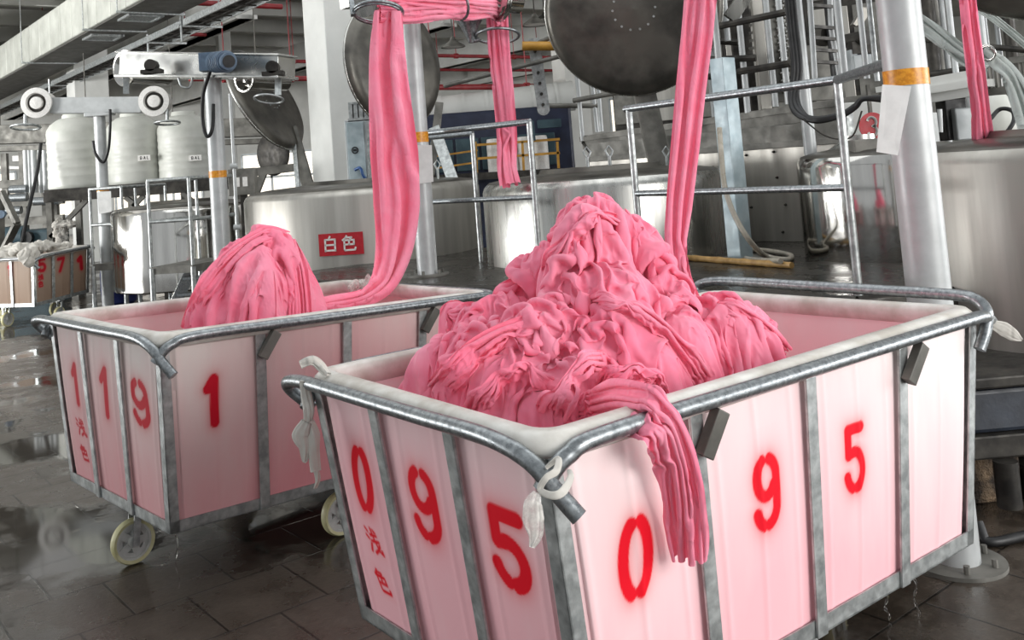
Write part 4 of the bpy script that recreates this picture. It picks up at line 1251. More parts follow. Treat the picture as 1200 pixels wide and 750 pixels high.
def lamp(x, y, Y, label):
    c = at(x, y, Y)
    t = thing('pendant_lamp', label, 'lamp', c, 'pendant lamps under the roof')
    mb().lathe([(.05, .22), (.06, .17), (.09, .12), (.28, .0), (.29, -.03), (.26, -.03), (.07, .08), (0, .08)], c, UPZ, 28).build('shade', 'grime', t, smooth=40)
    mb().cyl(c + UPZ * .24, np.array([c[0], c[1], ZC]), .015, 6).build('cord', 'dark', t)
    mb().lathe([(0, -.02), (.24, -.02), (.24, 0), (0, 0)], c, UPZ, 24).build('diffuser', 'white', t, smooth=40, label='white diffuser')
lamp(531, 54, 22, 'small pendant lamp left of the narrow pink rope')
lamp(627, 28, 20, 'small pendant lamp just left of the large round lid')
lamp(428, 112, 24, 'small dark pendant lamp beside the tall square column')
lamp(638, 22, 30, 'distant pendant lamp nearly hidden behind the large round lid')

# pale round duct, navy machine with yellow rails, in the distance
a, b = at(470, 136, 19), at(672, 112, 19)
m = mb(); m.cyl(a, b, .30, 28); d = nrm(b - a)
for k in np.linspace(.1, .9, 7): m.cyl(a + (b - a) * k - d * .03, a + (b - a) * k + d * .03, .315, 28)
tag(m.build('round_duct', 'concrete_white', None, loc=a, smooth=40), 'pale round duct lying level above the navy machine', 'duct')
c0 = at(505, 205, 16.5); c1 = at(655, 205, 16.5)
t = thing('drying_machine', 'big navy enclosed machine in the background with a yellow handrail', 'machine', (c0[0], 16.5, 0))
m = mb(); top = at(560, 130, 16.5)[2]
m.box(((c0[0] + c1[0]) / 2, 17.6, top / 2), ((c1[0] - c0[0]) / 2 + .3, 0, 0), (0, 1.1, 0), (0, 0, top / 2))
m.build('housing', 'navy', t, smooth=0, bevel=.05)
m = mb()
for k in range(5):
    x = c0[0] + (c1[0] - c0[0]) * (k + .5) / 5
    m.box((x, 16.48, top * .72), (.2, 0, 0), (0, .03, 0), (0, 0, .28))
m.build('panel', 'teal', t, smooth=0, bevel=.01)
m = mb(); r0 = at(572, 185, 16.2); r1 = at(642, 180, 16.2)
for k in range(4):
    x = r0[0] + (r1[0] - r0[0]) * (k + .5) / 4
    m.lathe([(.0, -.31), (.13, -.31), (.14, -.25), (.14, .25), (.13, .31), (0, .31)], (x, 16.2, r0[2]), (0, .05, 1), 20)
m.build('roller', 'white', t, smooth=40, label='pale upright rollers')
m = mb()
for x in (559, 614, 655):
    pb = at(x, 203, 15.9); pt = at(x - 2, 166, 15.9); m.bar(pb, pt, .04, .04)
for dy in (0, 16):
    m.bar(at(558, 170 + dy, 15.9), at(656, 163 + dy, 15.9), .04, .04)
for dy in (0, 14): m.bar(at(505, 184 + dy, 16.0), at(560, 176 + dy, 16.0), .03, .03)
m.build('handrail', 'yellow', t, smooth=0, label='yellow handrail')
m = mb(); m.bar(at(500, 210, 16), at(660, 201, 16), .5, .12); m.build('walkway', 'dark', t, smooth=0)
mb().bar(at(622, 142, 15.8), at(624, 165, 15.8), .12, .1).build('bracket', 'teal', t, smooth=0)
mb().bar(at(630, 146, 16.2), at(657, 144, 16.2), .2, .14).build('bracket', 'teal', t, smooth=0)
# perforated tensioning arm
t = thing('tension_arm', 'upright perforated steel arm left of the large round lid', 'machine arm', at(630, 130, 10.2))
m = mb(); m.bar(at(625, 45, 10.2), at(637, 128, 10.2), .13, .03, -FW); m.cyl(at(637, 128, 10.18), at(637, 128, 10.18) + np.array([0, .06, 0]), .066, 18)
m.build('arm_plate', 'galv', t, smooth=0)
m = mb()
for k in range(6):
    c = at(627 + k * 1.9, 60 + k * 12.5, 10.14); m.cyl(c, c + np.array([0, .03, 0]), .018, 8)
m.build('bolt', 'dark', t)
m = mb(); c = at(625, 54, 10.1); m.cyl(c - RT * .12, c + RT * .42, .05, 14); m.cyl(c + RT * .42, c + RT * .5, .06, 14); m.build('roller', 'yellow', t, label='yellowed roller')
m = mb()
for (a, b) in (((520, 101), (668, 63)), ((626, 52), (655, 40))):
    m.cyl(at(*a, 10.25), at(*b, 10.0), .025, 10)
m.build('rod', 'grime', t)

# ------------------------------------------------------------------ platform carrying the machines
ZD = 0.87
def poly_slab(m, pts, z, th):
    n = len(pts); V = [np.array([p[0], p[1], z]) for p in pts] + [np.array([p[0], p[1], z - th]) for p in pts]
    m.add(V, [tuple(range(n)), tuple(range(2 * n - 1, n - 1, -1))] + [(i, (i + n), ((i + 1) % n) + n, (i + 1) % n)[::-1] for i in range(n)])
edge = [fl(1050, 352, ZD), fl(985, 347, ZD), fl(640, 337, ZD), fl(455, 331, ZD), fl(300, 322, ZD)]
edge[0] = np.array([2.35, 4.75, ZD])
edge = [np.array([2.7, 4.95, ZD]), fl(1004, 349, ZD), fl(640, 338, ZD), fl(452, 333, ZD), fl(300, 326, ZD)]
back = [e + E2 * d for e, d in zip(edge[::-1], (3.6, 3.2, 3.2, 4.0, 3.6))]
poly = [e[:2] for e in edge] + [e[:2] for e in back]
m = mb(); poly_slab(m, poly[::-1], ZD, .02)
plat = struct(m.build('machine_platform', 'deck', None, loc=edge[2], smooth=0))
m = mb()
for a, b in zip(edge[:-1], edge[1:]):
    m.bar(a - UPZ * .09, b - UPZ * .09, .06, .14)
    n_ = nrm(np.cross(b - a, UPZ)) * .04
    m.cyl(a - UPZ * .02, b - UPZ * .02, .03, 10)
m.build('platform_edge', 'dark', plat, smooth=40)
m = mb()
for a, b in zip(edge[:-1], edge[1:]):
    for k in (.1, .6):
        c = a + (b - a) * k + E2 * .15
        m.bar((c[0], c[1], 0), (c[0], c[1], ZD - .03), .08, .08)
for c in back: m.bar((c[0], c[1], 0), (c[0], c[1], ZD - .03), .08, .08)
m.build('platform_leg', 'dark', plat, smooth=0)

def disc_lid(t, c, normal, R, arms=(), hub=True):
    """big open hatch cover: shallow dished disc with rolled edge and bolted hub"""
    n = nrm(normal)
    m = mb(); m.lathe([(0, .05), (R * .18, .05), (R * .3, .035), (R * .8, .03), (R * .93, .012), (R * .985, -.03), (R, -.045), (R * 1.012, -.035), (R * 1.012, -.01), (R * .95, .04), (R * .8, .05), (R * .3, .06), (0, .075)][::1], c, n, 64)
    l = m.build('hatch_lid', 'lid', t, smooth=50, label='dark round hatch lid')
    mb().ring(np.asarray(c) - n * .02, n, R * 1.005, .014, 64, 8).build('lid_rim', 'steel', l, smooth=60)
    if hub:
        a, b = frame_of(n)
        for k in range(14):
            w = k / 14 * 2 * math.pi; q = np.asarray(c) + (math.cos(w) * a + math.sin(w) * b) * R * .24
            mb().cyl(q - n * .005, q + n * .08, .011, 8).build('bolt', 'galv', l, smooth=40)
    return l

def tank(label, c, r, zt, zb, mat='steel', group='stainless dyeing tanks', dome=.10):
    t = thing('dyeing_tank', label, 'tank', (c[0], c[1], zb), group)
    mb().lathe([(r * .98, zb), (r, zb + .02), (r, zt - .07), (r * .985, zt - .03), (r * .955, zt), ], (c[0], c[1], 0), UPZ, 96).build('shell', mat, t, smooth=40)
    mb().lathe([(r * .958, zt - .002), (r * .94, zt + .012), (r * .8, zt + dome * .35), (r * .52, zt + dome * .55), (r * .5, zt + dome * .9), (r * .46, zt + dome * .9), (r * .45, zt + dome * .3), (0, zt + dome * .2)], (c[0], c[1], 0), UPZ, 96).build('top_plate', 'lid', t, smooth=40)
    return t
def strut(t, name, p, q, w, h, mat='grime'):
    return mb().bar(p, q, w, h, -FW).build(name, mat, t, smooth=0, bevel=.004)
def clamp(t, p):
    m = mb(); m.cyl(p, p + UPZ * .16, .014, 8); m.tube([p + UPZ * .14, p + UPZ * .2 + RT * .03, p + UPZ * .24, p + UPZ * .2 - RT * .03, p + UPZ * .14], .01, 6)
    return m.build('clamp_bolt', 'galv', t, smooth=40)

# T1 : behind the left cart, with the white-on-red sign
c1 = at(425, 225, 9.95); c1[2] = 0
T1 = tank('broad stainless tank behind the second cart, carrying the red sign with white writing', c1, 1.22, 1.56, ZD - .35, 'satin')
disc_lid(T1, at(463, 75, 10.3), nrm(np.array([.76, -.65, .06])), .72)
strut(T1, 'lid_arm', at(509, 150, 10.3), at(531, 212, 9.8), .12, .05, 'galv')
strut(T1, 'lid_arm', at(515, 120, 10.5), at(505, 205, 10.4), .09, .05)
clamp(T1, at(514, 216, 9.4))
def sign_text(t, glyph, x0, y0, x1, y1, P0, Nn, mat, stroke, parent, name='lettering'):
    """stroke lettering laid on a plane; x0..y1 image box"""
    o = ontoplane(x0, y1, P0, Nn); ex = ontoplane(x1, y1 + (x1 - x0) * math.tan(ROLL), P0, Nn) - o
    wl = np.linalg.norm(ex); ex = ex / wl; ez = UPZ; hl = np.dot(ontoplane(x0, y0, P0, Nn) - o, ez)
    m = mb()
    for S in GLYPH[glyph]:
        Q = [o + ex * p[0] * wl + ez * p[1] * hl + Nn * .0035 for p in S]
        for a, b in zip(Q[:-1], Q[1:]):
            d = nrm(b - a); m.bar(a - d * stroke * .4, b + d * stroke * .4, stroke, .004, Nn)
    return m.build(name, mat, parent, smooth=0)
# sign sits on a flat plate tangent to the shell
sc = at(399, 286, 8.9)
nn = nrm(np.array([sc[0] - c1[0], sc[1] - c1[1], 0])); sc = c1 + nn * 1.235 + UPZ * sc[2]
tg = np.cross(UPZ, nn); tg = tg if tg[0] > 0 else -tg
PL = ontoplane(373, 275, sc, nn); PR = ontoplane(425, 271, sc, nn); PBt = ontoplane(374, 301, sc, nn)
hw = np.linalg.norm((PR - PL)[:2]) / 2; hh = (PL[2] - PBt[2]) / 2
m = mb(); cs = (PL + PR) / 2; cs[2] -= hh
m.box(cs, tg * hw, nn * .003, UPZ * hh)
sg = m.build('sign_plate', 'redsign', T1, smooth=0, label='red sign plate with white writing')
sign_text(T1, 'white1', 380, 278, 395, 295, cs + nn * .002, nn, 'white', .016, sg)
sign_text(T1, 'colour', 401.5, 277, 418, 294, cs + nn * .002, nn, 'white', .016, sg)
# T2
c2 = at(705, 215, 7.95); c2[2] = 0
T2 = tank('shiny stainless tank directly behind the tall pink heap, large round lid open', c2, 1.0, 1.52, ZD - .35, 'steel')
disc_lid(T2, at(742, 10, 8.5), nrm(np.array([-.12, -1, -.22])), .79)
strut(T2, 'lid_arm', at(752, 95, 8.75), at(776, 204, 8.75), .2, .08, 'grime')
clamp(T2, at(783, 204, 8.3)); clamp(T2, at(716, 206, 7.6)); clamp(T2, at(690, 207, 7.7))
# T3
c3 = at(1040, 190, 6.6); c3[2] = 0
T3 = tank('polished stainless tank with mirror sides, just left of the thick silver post', c3, .60, 1.56, ZD - .35, 'polished')
m = mb(); p = at(1006, 172, 6.7); m.lathe([(.2, 0), (.2, .05), (.12, .1), (.12, .14), (0, .14)], (p[0], p[1], 1.56), UPZ, 28); m.build('fill_cap', 'steel', T3, smooth=40)
p = at(1004, 172, 6.3); m = mb(); m.box((p[0] + .05, p[1], 1.62), RT0 * .1, np.array([0, .08, 0]), UPZ * .045); m.build('sensor_box', 'grime', T3, smooth=0, bevel=.01)
# T4
c4 = at(1258, 170, 5.1); c4[2] = 0
T4 = tank('huge satin stainless tank at the right edge, right of the thick silver post', c4, .85, 1.565, .56, 'satin')
disc_lid(T4, at(1232, -138, 5.4), nrm(np.array([-.25, -1, -.35])), .80, hub=False)
strut(T4, 'lid_arm', at(1243, 30, 5.75), at(1255, 165, 5.75), .16, .06)
# base below T4
m = mb(); a = fl(1146, 690); 
t = thing('pump_base', 'grimy dark blue machine base below the tank at the right edge', 'machine base', (2.9, 4.6, 0))
d = nrm(np.array([1.0, .05, 0])); n_ = np.array([d[1], -d[0], 0])
o_ = at(1150, 470, 4.22)
def slab(z0, z1, x0, x1, f, dep, mat, nm, bev=.01, lab=None):
    c = np.array([o_[0], o_[1], 0]) + d * (x0 + x1) / 2 - n_ * (dep / 2 + f) + UPZ * (z0 + z1) / 2
    return mb().box(c, d * (x1 - x0) / 2, n_ * dep / 2, UPZ * (z1 - z0) / 2).build(nm, mat, t, smooth=0, bevel=bev, label=lab)
zz = lambda y: at(1165, y, 4.25)[2]
slab(zz(452), zz(438), -.16, 1.5, -.03, .9, 'dark', 'support_beam')
slab(zz(508), zz(456), -.14, 1.5, .03, .8, 'gearblue', 'gear_box', .02, 'dark blue painted box')
slab(zz(536), zz(508), -.14, 1.5, 0, .8, 'dark', 'lower_flange')
slab(0.0, zz(538), -.1, .22, .12, .5, 'brick', 'plinth', .02, 'crumbling plaster plinth')
slab(0.0, zz(560), .22, 1.4, .05, .5, 'dark', 'plinth', .02)
c = at(1180, 560, 4.2); mb().cyl((c[0], c[1], zz(590)), (c[0], c[1], zz(536)), .05, 16).build('drain_pipe', 'dark', t, smooth=40)
p = bez([at(1146, 612, 3.95), at(1158, 640, 3.9), at(1178, 655, 3.9), at(1215, 650, 3.95)], 12)
p[:, 2] = np.maximum(p[:, 2], .022)
tag(mb().tube(p, .02, 10).build('rubber_hose', 'black', None, loc=p[0], smooth=60), 'black rubber hose curling over the floor beside the crumbling plinth', 'hose')
# T0 far tank
c0_ = at(215, 232, 13.4); c0_[2] = 0
T0 = tank('distant rippled stainless tank behind the step platforms at left', c0_, .98, 1.45, .35, 'polished')
disc_lid(T0, at(312, 116, 13.2), nrm(np.array([.856, -.275, .44])), .80)
strut(T0, 'lid_arm', at(342, 150, 13.4), at(364, 228, 13.0), .16, .08)
strut(T0, 'lid_arm', at(345, 170, 13.2), at(350, 228, 12.8), .06, .05, 'galv')
# a smaller lid and drive behind it
t = thing('hatch_drive', 'small dark round lid with arms behind the slanted round lid', 'machine part', at(305, 185, 14))
m = mb(); m.lathe([(0, .03), (.3, .03), (.34, 0), (.3, -.03), (0, -.03)], at(320, 180, 14.4), nrm(np.array([-.5, -.8, 0])), 32); m.build('lid', 'dark', t, smooth=40)
m = mb(); m.bar(at(296, 202, 14.2), at(348, 196, 14.2), .12, .12); m.bar(at(300, 226, 14.2), at(310, 200, 14.2), .1, .1); m.build('arm', 'grime', t, smooth=0)
t = thing('control_box', 'grey switch box on a stand left of the pink cone-shaped heap', 'control box', at(285, 215, 12.2))
m = mb(); c = at(285, 213, 12.2); m.box(c, RT0 * .17, np.array([0, .1, 0]), UPZ * .17); m.build('box', 'grime', t, smooth=0, bevel=.01)
m = mb()
for k in (-.05, .05): m.box(c + RT0 * k - np.array([0, .105, 0]), RT0 * .03, np.array([0, .01, 0]), UPZ * .06)
m.build('switch_plate', 'white', t, smooth=0, label='white switch plate')
m = mb(); m.bar((c[0], c[1], 0), (c[0], c[1], c[2] - .17), .08, .08); m.build('stand', 'dark', t, smooth=0)

# ------------------------------------------------------------------ roller posts
def post(label, x, y, Y, r, zt, z0, tag_=None, tape=None, group='silver roller posts', x2=None):
    c = at(x, y, Y)
    t = thing('roller_post', label, 'post', (c[0], c[1], z0), group)
    m = mb(); m.lathe([(r, z0), (r, zt - .9), (r * 1.02, zt - .9), (r * 1.02, zt - .89), (r, zt - .89), (r, zt)], (c[0], c[1], 0), UPZ, 32); m.build('pole', 'post', t, smooth=40)
    m = mb(); m.lathe([(0, z0), (r * 2.1, z0), (r * 2.1, z0 + .015), (0, z0 + .015)], (c[0], c[1], 0), UPZ, 36)
    for k in range(6):
        w = k / 6 * 6.283 + .3; m.cyl((c[0] + math.cos(w) * r * 1.6, c[1] + math.sin(w) * r * 1.6, z0 + .01), (c[0] + math.cos(w) * r * 1.6, c[1] + math.sin(w) * r * 1.6, z0 + .045), .012, 8)
    m.build('base_flange', 'grime', t, smooth=40)
    if tape:
        z1, z2 = tape
        m = mb(); m.lathe([(r * 1.01, z1), (r * 1.03, z1), (r * 1.03, z2), (r * 1.01, z2)], (c[0], c[1], 0), UPZ, 32); m.build('tape_band', 'tape', t, smooth=40, label='orange tape band')
    return t, c
# nearest post
YP = 3.78
zt1 = at(1060, 82, YP)[2]; zt2 = at(1060, 101, YP)[2]
P1, pc = post('thick silver post nearest camera, with orange tape and a white paper tag', 1068, 150, YP, .083, 3.4, 0, tape=(zt2, zt1))
def paper(t, pts, Y, nm='paper_tag'):
    V = [at(x, y, Y + dy) for x, y, dy in pts]; nW = nrm(EYE - V[0])
    n = len(V); m = mb(); m.add(V + [v - nW * .002 for v in V], [tuple(range(n)), tuple(range(2 * n - 1, n - 1, -1))] + [(i, (i + 1) % n, (i + 1) % n + n, i + n) for i in range(n)])
    return m.build(nm, 'paper', t, smooth=0, label='white paper tag')
paper(P1, [(1034, 99, -.10), (1068, 101, -.115), (1052, 182, -.135), (1027, 178, -.13)], YP)
post_far, c = post('silver post with crossbar and two white rollers, furthest left', 118.5, 180, 14.1, .085, at(115, 136, 14.1)[2], 0, tape=(at(121, 224, 14.1)[2], at(121, 219, 14.1)[2]))
paper(post_far, [(114, 225, -.09), (130, 224, -.09), (131, 248, -.1), (116, 251, -.1)], 14.1)
# T-bar with two rollers
m = mb(); m.bar(at(62, 124, 14.05), at(168, 123, 14.05), .2, .24); m.box(at(117, 134, 14.05), RT0 * .2, np.array([0, .1, 0]), UPZ * .03); m.build('crossbar', 'post', post_far, smooth=0, bevel=.01)
for x, y in ((45, 121), (182, 119)):
    c = at(x, y, 13.95); n_ = nrm(np.array([.05, -1, 0]))
    m = mb(); R = .225
    m.lathe([(0, -.28), (R * .8, -.28), (R * .8, .05), (R, .05), (R, .09), (R * .66, .10), (R * .6, .05), (R * .42, .05), (R * .4, .10), (0, .11)], c, n_, 48)
    m.build('roller', 'white', post_far, smooth=40, label='white roller with dark groove')
    mb().lathe([(R * .63, .052), (R * .6, .053), (R * .44, .053), (R * .43, .052)], c + n_ * .002, n_, 40).build('roller_groove', 'dark', post_far, smooth=40)
m = mb()
c = at(30, 149, 13.9); m.tube([at(30, 134, 13.9), at(30, 148, 13.9)], .03, 8); m.ring(c, nrm([0, .15, 1]), .2, .018, 36, 8)
m.build('guide_ring', 'galv', post_far, smooth=60)
m = mb(); c = at(196, 144, 13.9); m.tube([at(196, 128, 13.9), at(196, 143, 13.9)], .025, 8); m.ring(c, nrm([0, .1, 1]), .18, .016, 36, 8); m.build('guide_ring', 'galv', post_far, smooth=60)
m = mb(); m.tube(bez([at(129, 128, 13.9), at(129, 150, 13.9), at(127, 175, 13.95), at(121, 190, 13.97), at(112, 180, 13.95), at(109, 165, 13.95)], 8), .022, 8); m.build('cable', 'black', post_far, smooth=60)
# second post with motor
P2, c = post('silver post with a blue motor on its steel boom', 255, 200, 9.45, .086, at(250, 91, 9.45)[2], 0, tape=(at(256, 208, 9.45)[2], at(256, 200, 9.45)[2]))
m = mb()
m.bar(at(152, 76, 9.9), at(336, 79, 9.1), .30, .25)
m.bar(at(148, 90, 9.85), at(338, 91, 9.05), .36, .03); m.bar(at(148, 62, 9.85), at(338, 66, 9.05), .34, .015)
m.build('boom', 'sheet', P2, smooth=0, bevel=.008)
m = mb(); p = at(252, 73, 9.2); q = at(266, 72, 8.85)
m.cyl(p, q, .095, 28); m.cyl(q, q + nrm(q - p) * .06, .08, 24)
for k in np.linspace(.1, .9, 8): m.cyl(p + (q - p) * k, p + (q - p) * (k + .04), .105, 28)
m.box(at(245, 73, 9.25), RT0 * .08, np.array([0, .08, 0]), UPZ * .09)
mo = m.build('motor', 'blue', P2, smooth=40, label='blue electric motor')
mb().cyl(q + nrm(q - p) * .055, q + nrm(q - p) * .066, .06, 20).build('fan_cover', 'black', mo, smooth=40)
for x, y in ((178, 77), (320, 79)):
    m = mb(); b_ = at(x, y, 9.35 if x < 200 else 8.95); m.box(b_ - UPZ * .06, RT0 * .1, np.array([0, .06, 0]), UPZ * .02); m.lathe([(0, -.05), (.06, -.05), (.06, .06), (0, .06)], b_, (0, -1, .0), 18); m.box(b_ - UPZ * .03, RT0 * .055, np.array([0, .04, 0]), UPZ * .05)
    m.build('bearing', 'dark', P2, smooth=40)
for x, y, Yq, rr in ((150, 80, 10.15, .20), (290, 92, 9.35, .14)):
    cc = at(x, y, Yq); n_ = nrm(np.array([-.55, -.8, 0]))
    mb().lathe([(0, -.5), (rr * .82, -.5), (rr * .8, 0), (rr, .03), (rr, .05), (rr * .86, .05), (rr * .5, .0), (rr * .3, .04), (0, .05)], cc, n_, 44).build('roller', 'polished', P2, smooth=40)
m = mb(); cc = at(315, 116, 8.95); m.bar(at(326, 92, 9.0), at(326, 112, 8.95), .06, .03); m.ring(cc, nrm([.1, .25, 1]), .135, .011, 40, 8); m.build('guide_ring', 'galv', P2, smooth=60)
m = mb(); m.bar(at(148, 88, 9.8), at(148, 110, 9.8), .06, .02, -FW); m.build('hanger_strap', 'galv', P2, smooth=0)
m = mb(); m.tube(bez([at(246, 84, 9.15), at(238, 112, 9.2), at(238, 145, 9.25), at(243, 160, 9.25), at(249, 150, 9.25), at(250, 122, 9.3)], 10), .018, 8); m.build('cable', 'black', P2, smooth=60)
m = mb(); m.tube(bez([at(209, 91, 9.4), at(213, 101, 9.4), at(222, 102, 9.4), at(226, 91, 9.4)], 8), .012, 8); m.build('lifting_loop', 'galv', P2, smooth=60)
# third post, the one whose boom feeds the ropes
P3, c = post('silver post behind the broad pink rope, its boom carrying the rope guide rings', 490, 160, 7.35, .078, 3.25, ZD, tape=(at(491, 167, 7.35)[2], at(491, 155, 7.35)[2]))
paper(P3, [(487, 170, -.085), (506, 170, -.08), (508, 213, -.1), (488, 216, -.1)], 7.35)
m = mb(); m.bar(at(405, -8, 6.6), at(590, -14, 7.5), .2, .2); m.cyl(at(425, 3, 6.3), at(470, -4, 7.0), .1, 20); m.build('boom', 'steel', P3, smooth=40)
for (x, y, Yq, n_, rr) in ((588, -2, 7.0, nrm(np.array([-.90, -.42, .05])), .18),):
    cc = at(x, y, Yq)
    mb().lathe([(0, -.14), (rr * .6, -.14), (rr * .6, 0), (rr * .96, .0), (rr, .02), (rr * .96, .04), (rr * .75, .025), (rr * .6, .05), (rr * .3, .03), (rr * .2, .07), (0, .07)][::1], cc, n_, 44).build('roller', 'polished', P3, smooth=40)
m = mb()
m.ring(at(443, 14, 5.95), nrm([0.05, .28, 1]), .155, .012, 48, 8); m.ring(at(443, 16.5, 5.95), nrm([0.05, .28, 1]), .15, .009, 48, 8)
m.bar(at(410, -12, 6.0), at(414, 18, 5.9), .03, .03); m.build('guide_ring', 'galv_dark', P3, smooth=60)
m = mb(); m.ring(at(583, 42, 7.2), nrm([0.05, .22, 1]), .165, .012, 48, 8); m.tube(bez([at(552, 18, 7.2), at(553, 34, 7.2), at(555, 47, 7.2), at(562, 46, 7.2)], 8), .016, 8); m.lathe([(.1, -.03), (.05, -.12), (.02, -.2)], at(550, 20, 7.2), UPZ, 20); m.build('guide_ring', 'galv_dark', P3, smooth=60)
m = mb(); m.ring(at(535, 2, 6.45), nrm([.8, .5, .3]), .13, .010, 40, 8); m.build('guide_ring', 'galv_dark', P3, smooth=60)

# ------------------------------------------------------------------ guard rails on the platform
def rail(label, posts, zt, z0, r=.022, mid=True, extra=(), mat='galv', group='tubular guard rails'):
    t = thing('guard_rail', label, 'railing', (posts[0][0], posts[0][1], z0), group)
    for p in posts:
        mb().cyl((p[0], p[1], z0), (p[0], p[1], zt), r, 14).build('rail_post', mat, t, smooth=40)
    Q = [np.array([p[0], p[1], zt]) for p in posts]
    m = mb()
    for a, b in zip(Q[:-1], Q[1:]): m.cyl(a - nrm(b - a) * .03, b + nrm(b - a) * .01, r * 1.1, 14)
    for a, b in extra: m.cyl(a, b, r * 1.1, 14)
    m.build('top_rail', 'galv_dark', t, smooth=40)
    if mid:
        m = mb()
        for a, b in zip(Q[:-1], Q[1:]): m.cyl(a - UPZ * (zt - z0) * .5, b - UPZ * (zt - z0) * .5, r * .9, 12)
        m.build('middle_rail', 'galv_dark', t, smooth=40)
    return t
ZR = 1.975
def hz(x, y, z): return fl(x, y, z)
A_ = at(737, 131, 6.15); B_ = at(981, 94, 4.85)
C_ = np.array([pc[0] + .02, pc[1] + .09, ZR])
rail('guard rail whose sloping top rail runs to the thick silver post', [A_, B_], ZR, ZD, extra=[(np.array([B_[0], B_[1], ZR]), C_)])
A_ = at(430, 168, 8.35); B_ = at(620, 143, 6.95)
A_ = at(490, 160, 7.65)
rail('guard rail crossed by the narrow pink rope, left of the tall heap', [A_, B_], ZR, ZD)
A_ = at(497, 158, 8.45); B_ = at(553, 155, 8.2)
rail('short pale guard rail standing behind the one crossed by the narrow rope', [A_, B_], 1.97, ZD, mid=False)

# step platforms at the left
def steps(label, px, Y, zdeck, ztop, dep, stair):
    """px: front posts x at the deck"""
    t = thing('step_platform', label, 'platform', (at(px[0], 330, Y)[0], Y, 0), 'step platforms with rails')
    xs = [at(px[0], px[2], Y)[0], at(px[1], px[2], Y)[0]]
    cs_ = [(xs[0], Y), (xs[1], Y - .12), (xs[1] + .32, Y + dep - .12), (xs[0] + .32, Y + dep)]
    m = mb(); poly_slab(m, [np.array(c) for c in cs_], zdeck, .09); m.build('deck', 'grime', t, smooth=0)
    for i, c in enumerate(cs_):
        mb().cyl((c[0], c[1], 0), (c[0], c[1], zdeck - .02), .032, 12).build('leg', 'galv', t, smooth=40)
        mb().cyl((c[0], c[1], zdeck), (c[0], c[1], ztop), .022, 12).build('rail_post', 'galv', t, smooth=40)
    for z in (ztop, zdeck + (ztop - zdeck) * .52):
        m = mb()
        for a, b in ((cs_[0], cs_[1]), (cs_[1], cs_[2]), (cs_[0], cs_[3])):
            m.cyl((*a, z), (*b, z), .022, 12)
        m.build('hand_rail', 'galv', t, smooth=40)
    if stair:
        m = mb()
        for k in (0, .5):
            m.bar((xs[0] + .35 + k, Y + .5, zdeck - .05), (xs[0] - .0 + k, Y + .35, 0.02), .04, .14)
        for i in range(3):
            f = (i + 1) / 4; m.bar((xs[0] + .35 * f, Y + .4, zdeck * f), (xs[0] + .35 * f + .5, Y + .4, zdeck * f), .16, .03)
        m.build('stair', 'galv_dark', t, smooth=0)
    return t
def zat(x, y, Y): return at(x, y, Y)[2]
steps('left-hand step platform with tubular rails, around the furthest silver post', (109, 150, 310), 13.3, zat(109, 310, 13.3), zat(105, 222, 13.3), .9, False)
steps('step platform with a short stair, left of the pink cone-shaped heap', (178, 230, 315), 11.4, zat(178, 313, 11.4), zat(174, 212, 11.4), .9, True)
m = mb(); c = at(278, 260, 10.9); m.cyl((c[0], c[1], .02), (c[0], c[1], zat(268, 110, 10.9)), .02, 10)
for z in (1.2, 1.9): m.cyl((c[0] - .04, c[1], z), (c[0] + .04, c[1], z), .035, 10)
m.lathe([(.12, 0), (.12, .02), (.03, .03)], (c[0], c[1], 0), UPZ, 16)
tag(m.build('supply_pipe', 'post', None, loc=(c[0], c[1], 0), smooth=40), 'thin upright steel pipe with a valve, in front of the slanted round lid', 'pipe')

# ------------------------------------------------------------------ control cabinet on the column
Yc = 11.2
c = at(422, 180, Yc)
t = thing('control_cabinet', 'pale grey control cabinet with louvred top, half hidden behind the broad pink rope', 'cabinet', c)
m = mb(); m.box(at(424, 180, Yc), RT0 * .17, np.array([0, .12, 0]), UPZ * .40); m.build('cabinet_body', 'boxgrey', t, smooth=0, bevel=.01)
m = mb(); m.box(at(418, 179, Yc - .13), RT0 * .10, np.array([0, .01, 0]), UPZ * .36); m.build('cabinet_door', 'bluegrey', t, smooth=0, bevel=.004)
m = mb(); m.bar(at(431, 145, Yc - .13), at(433, 214, Yc - .13), .03, .02, -FW); m.bar(at(409, 213, Yc - .13), at(436, 211, Yc - .13), .04, .04); m.build('frame_strip', 'galv', t, smooth=0)
m = mb()
for k in range(4): m.box(at(412 + k * 6, 130.5, Yc), RT0 * .022, np.array([0, .11, 0]), UPZ * .10)
m.box(at(424, 140.5, Yc), RT0 * .15, np.array([0, .12, 0]), UPZ * .02); m.box(at(424, 121, Yc), RT0 * .15, np.array([0, .12, 0]), UPZ * .012)
m.build('louvre', 'galv', t, smooth=0)
m = mb(); p = at(416, 176, Yc - .15); m.ring(p, (0, -1, 0), .035, .008, 20, 6); m.box(p, RT0 * .02, np.array([0, .01, 0]), UPZ * .012); m.build('warning_mark', 'black', t, smooth=40)
m = mb(); m.tube(bez([at(416, 199, Yc - .16), at(422, 197, Yc - .2), at(426, 206, Yc - .2), at(432, 214, Yc - .15)], 8), .018, 8); m.build('air_hose', 'bluehose', t, smooth=60, label='blue air hose')

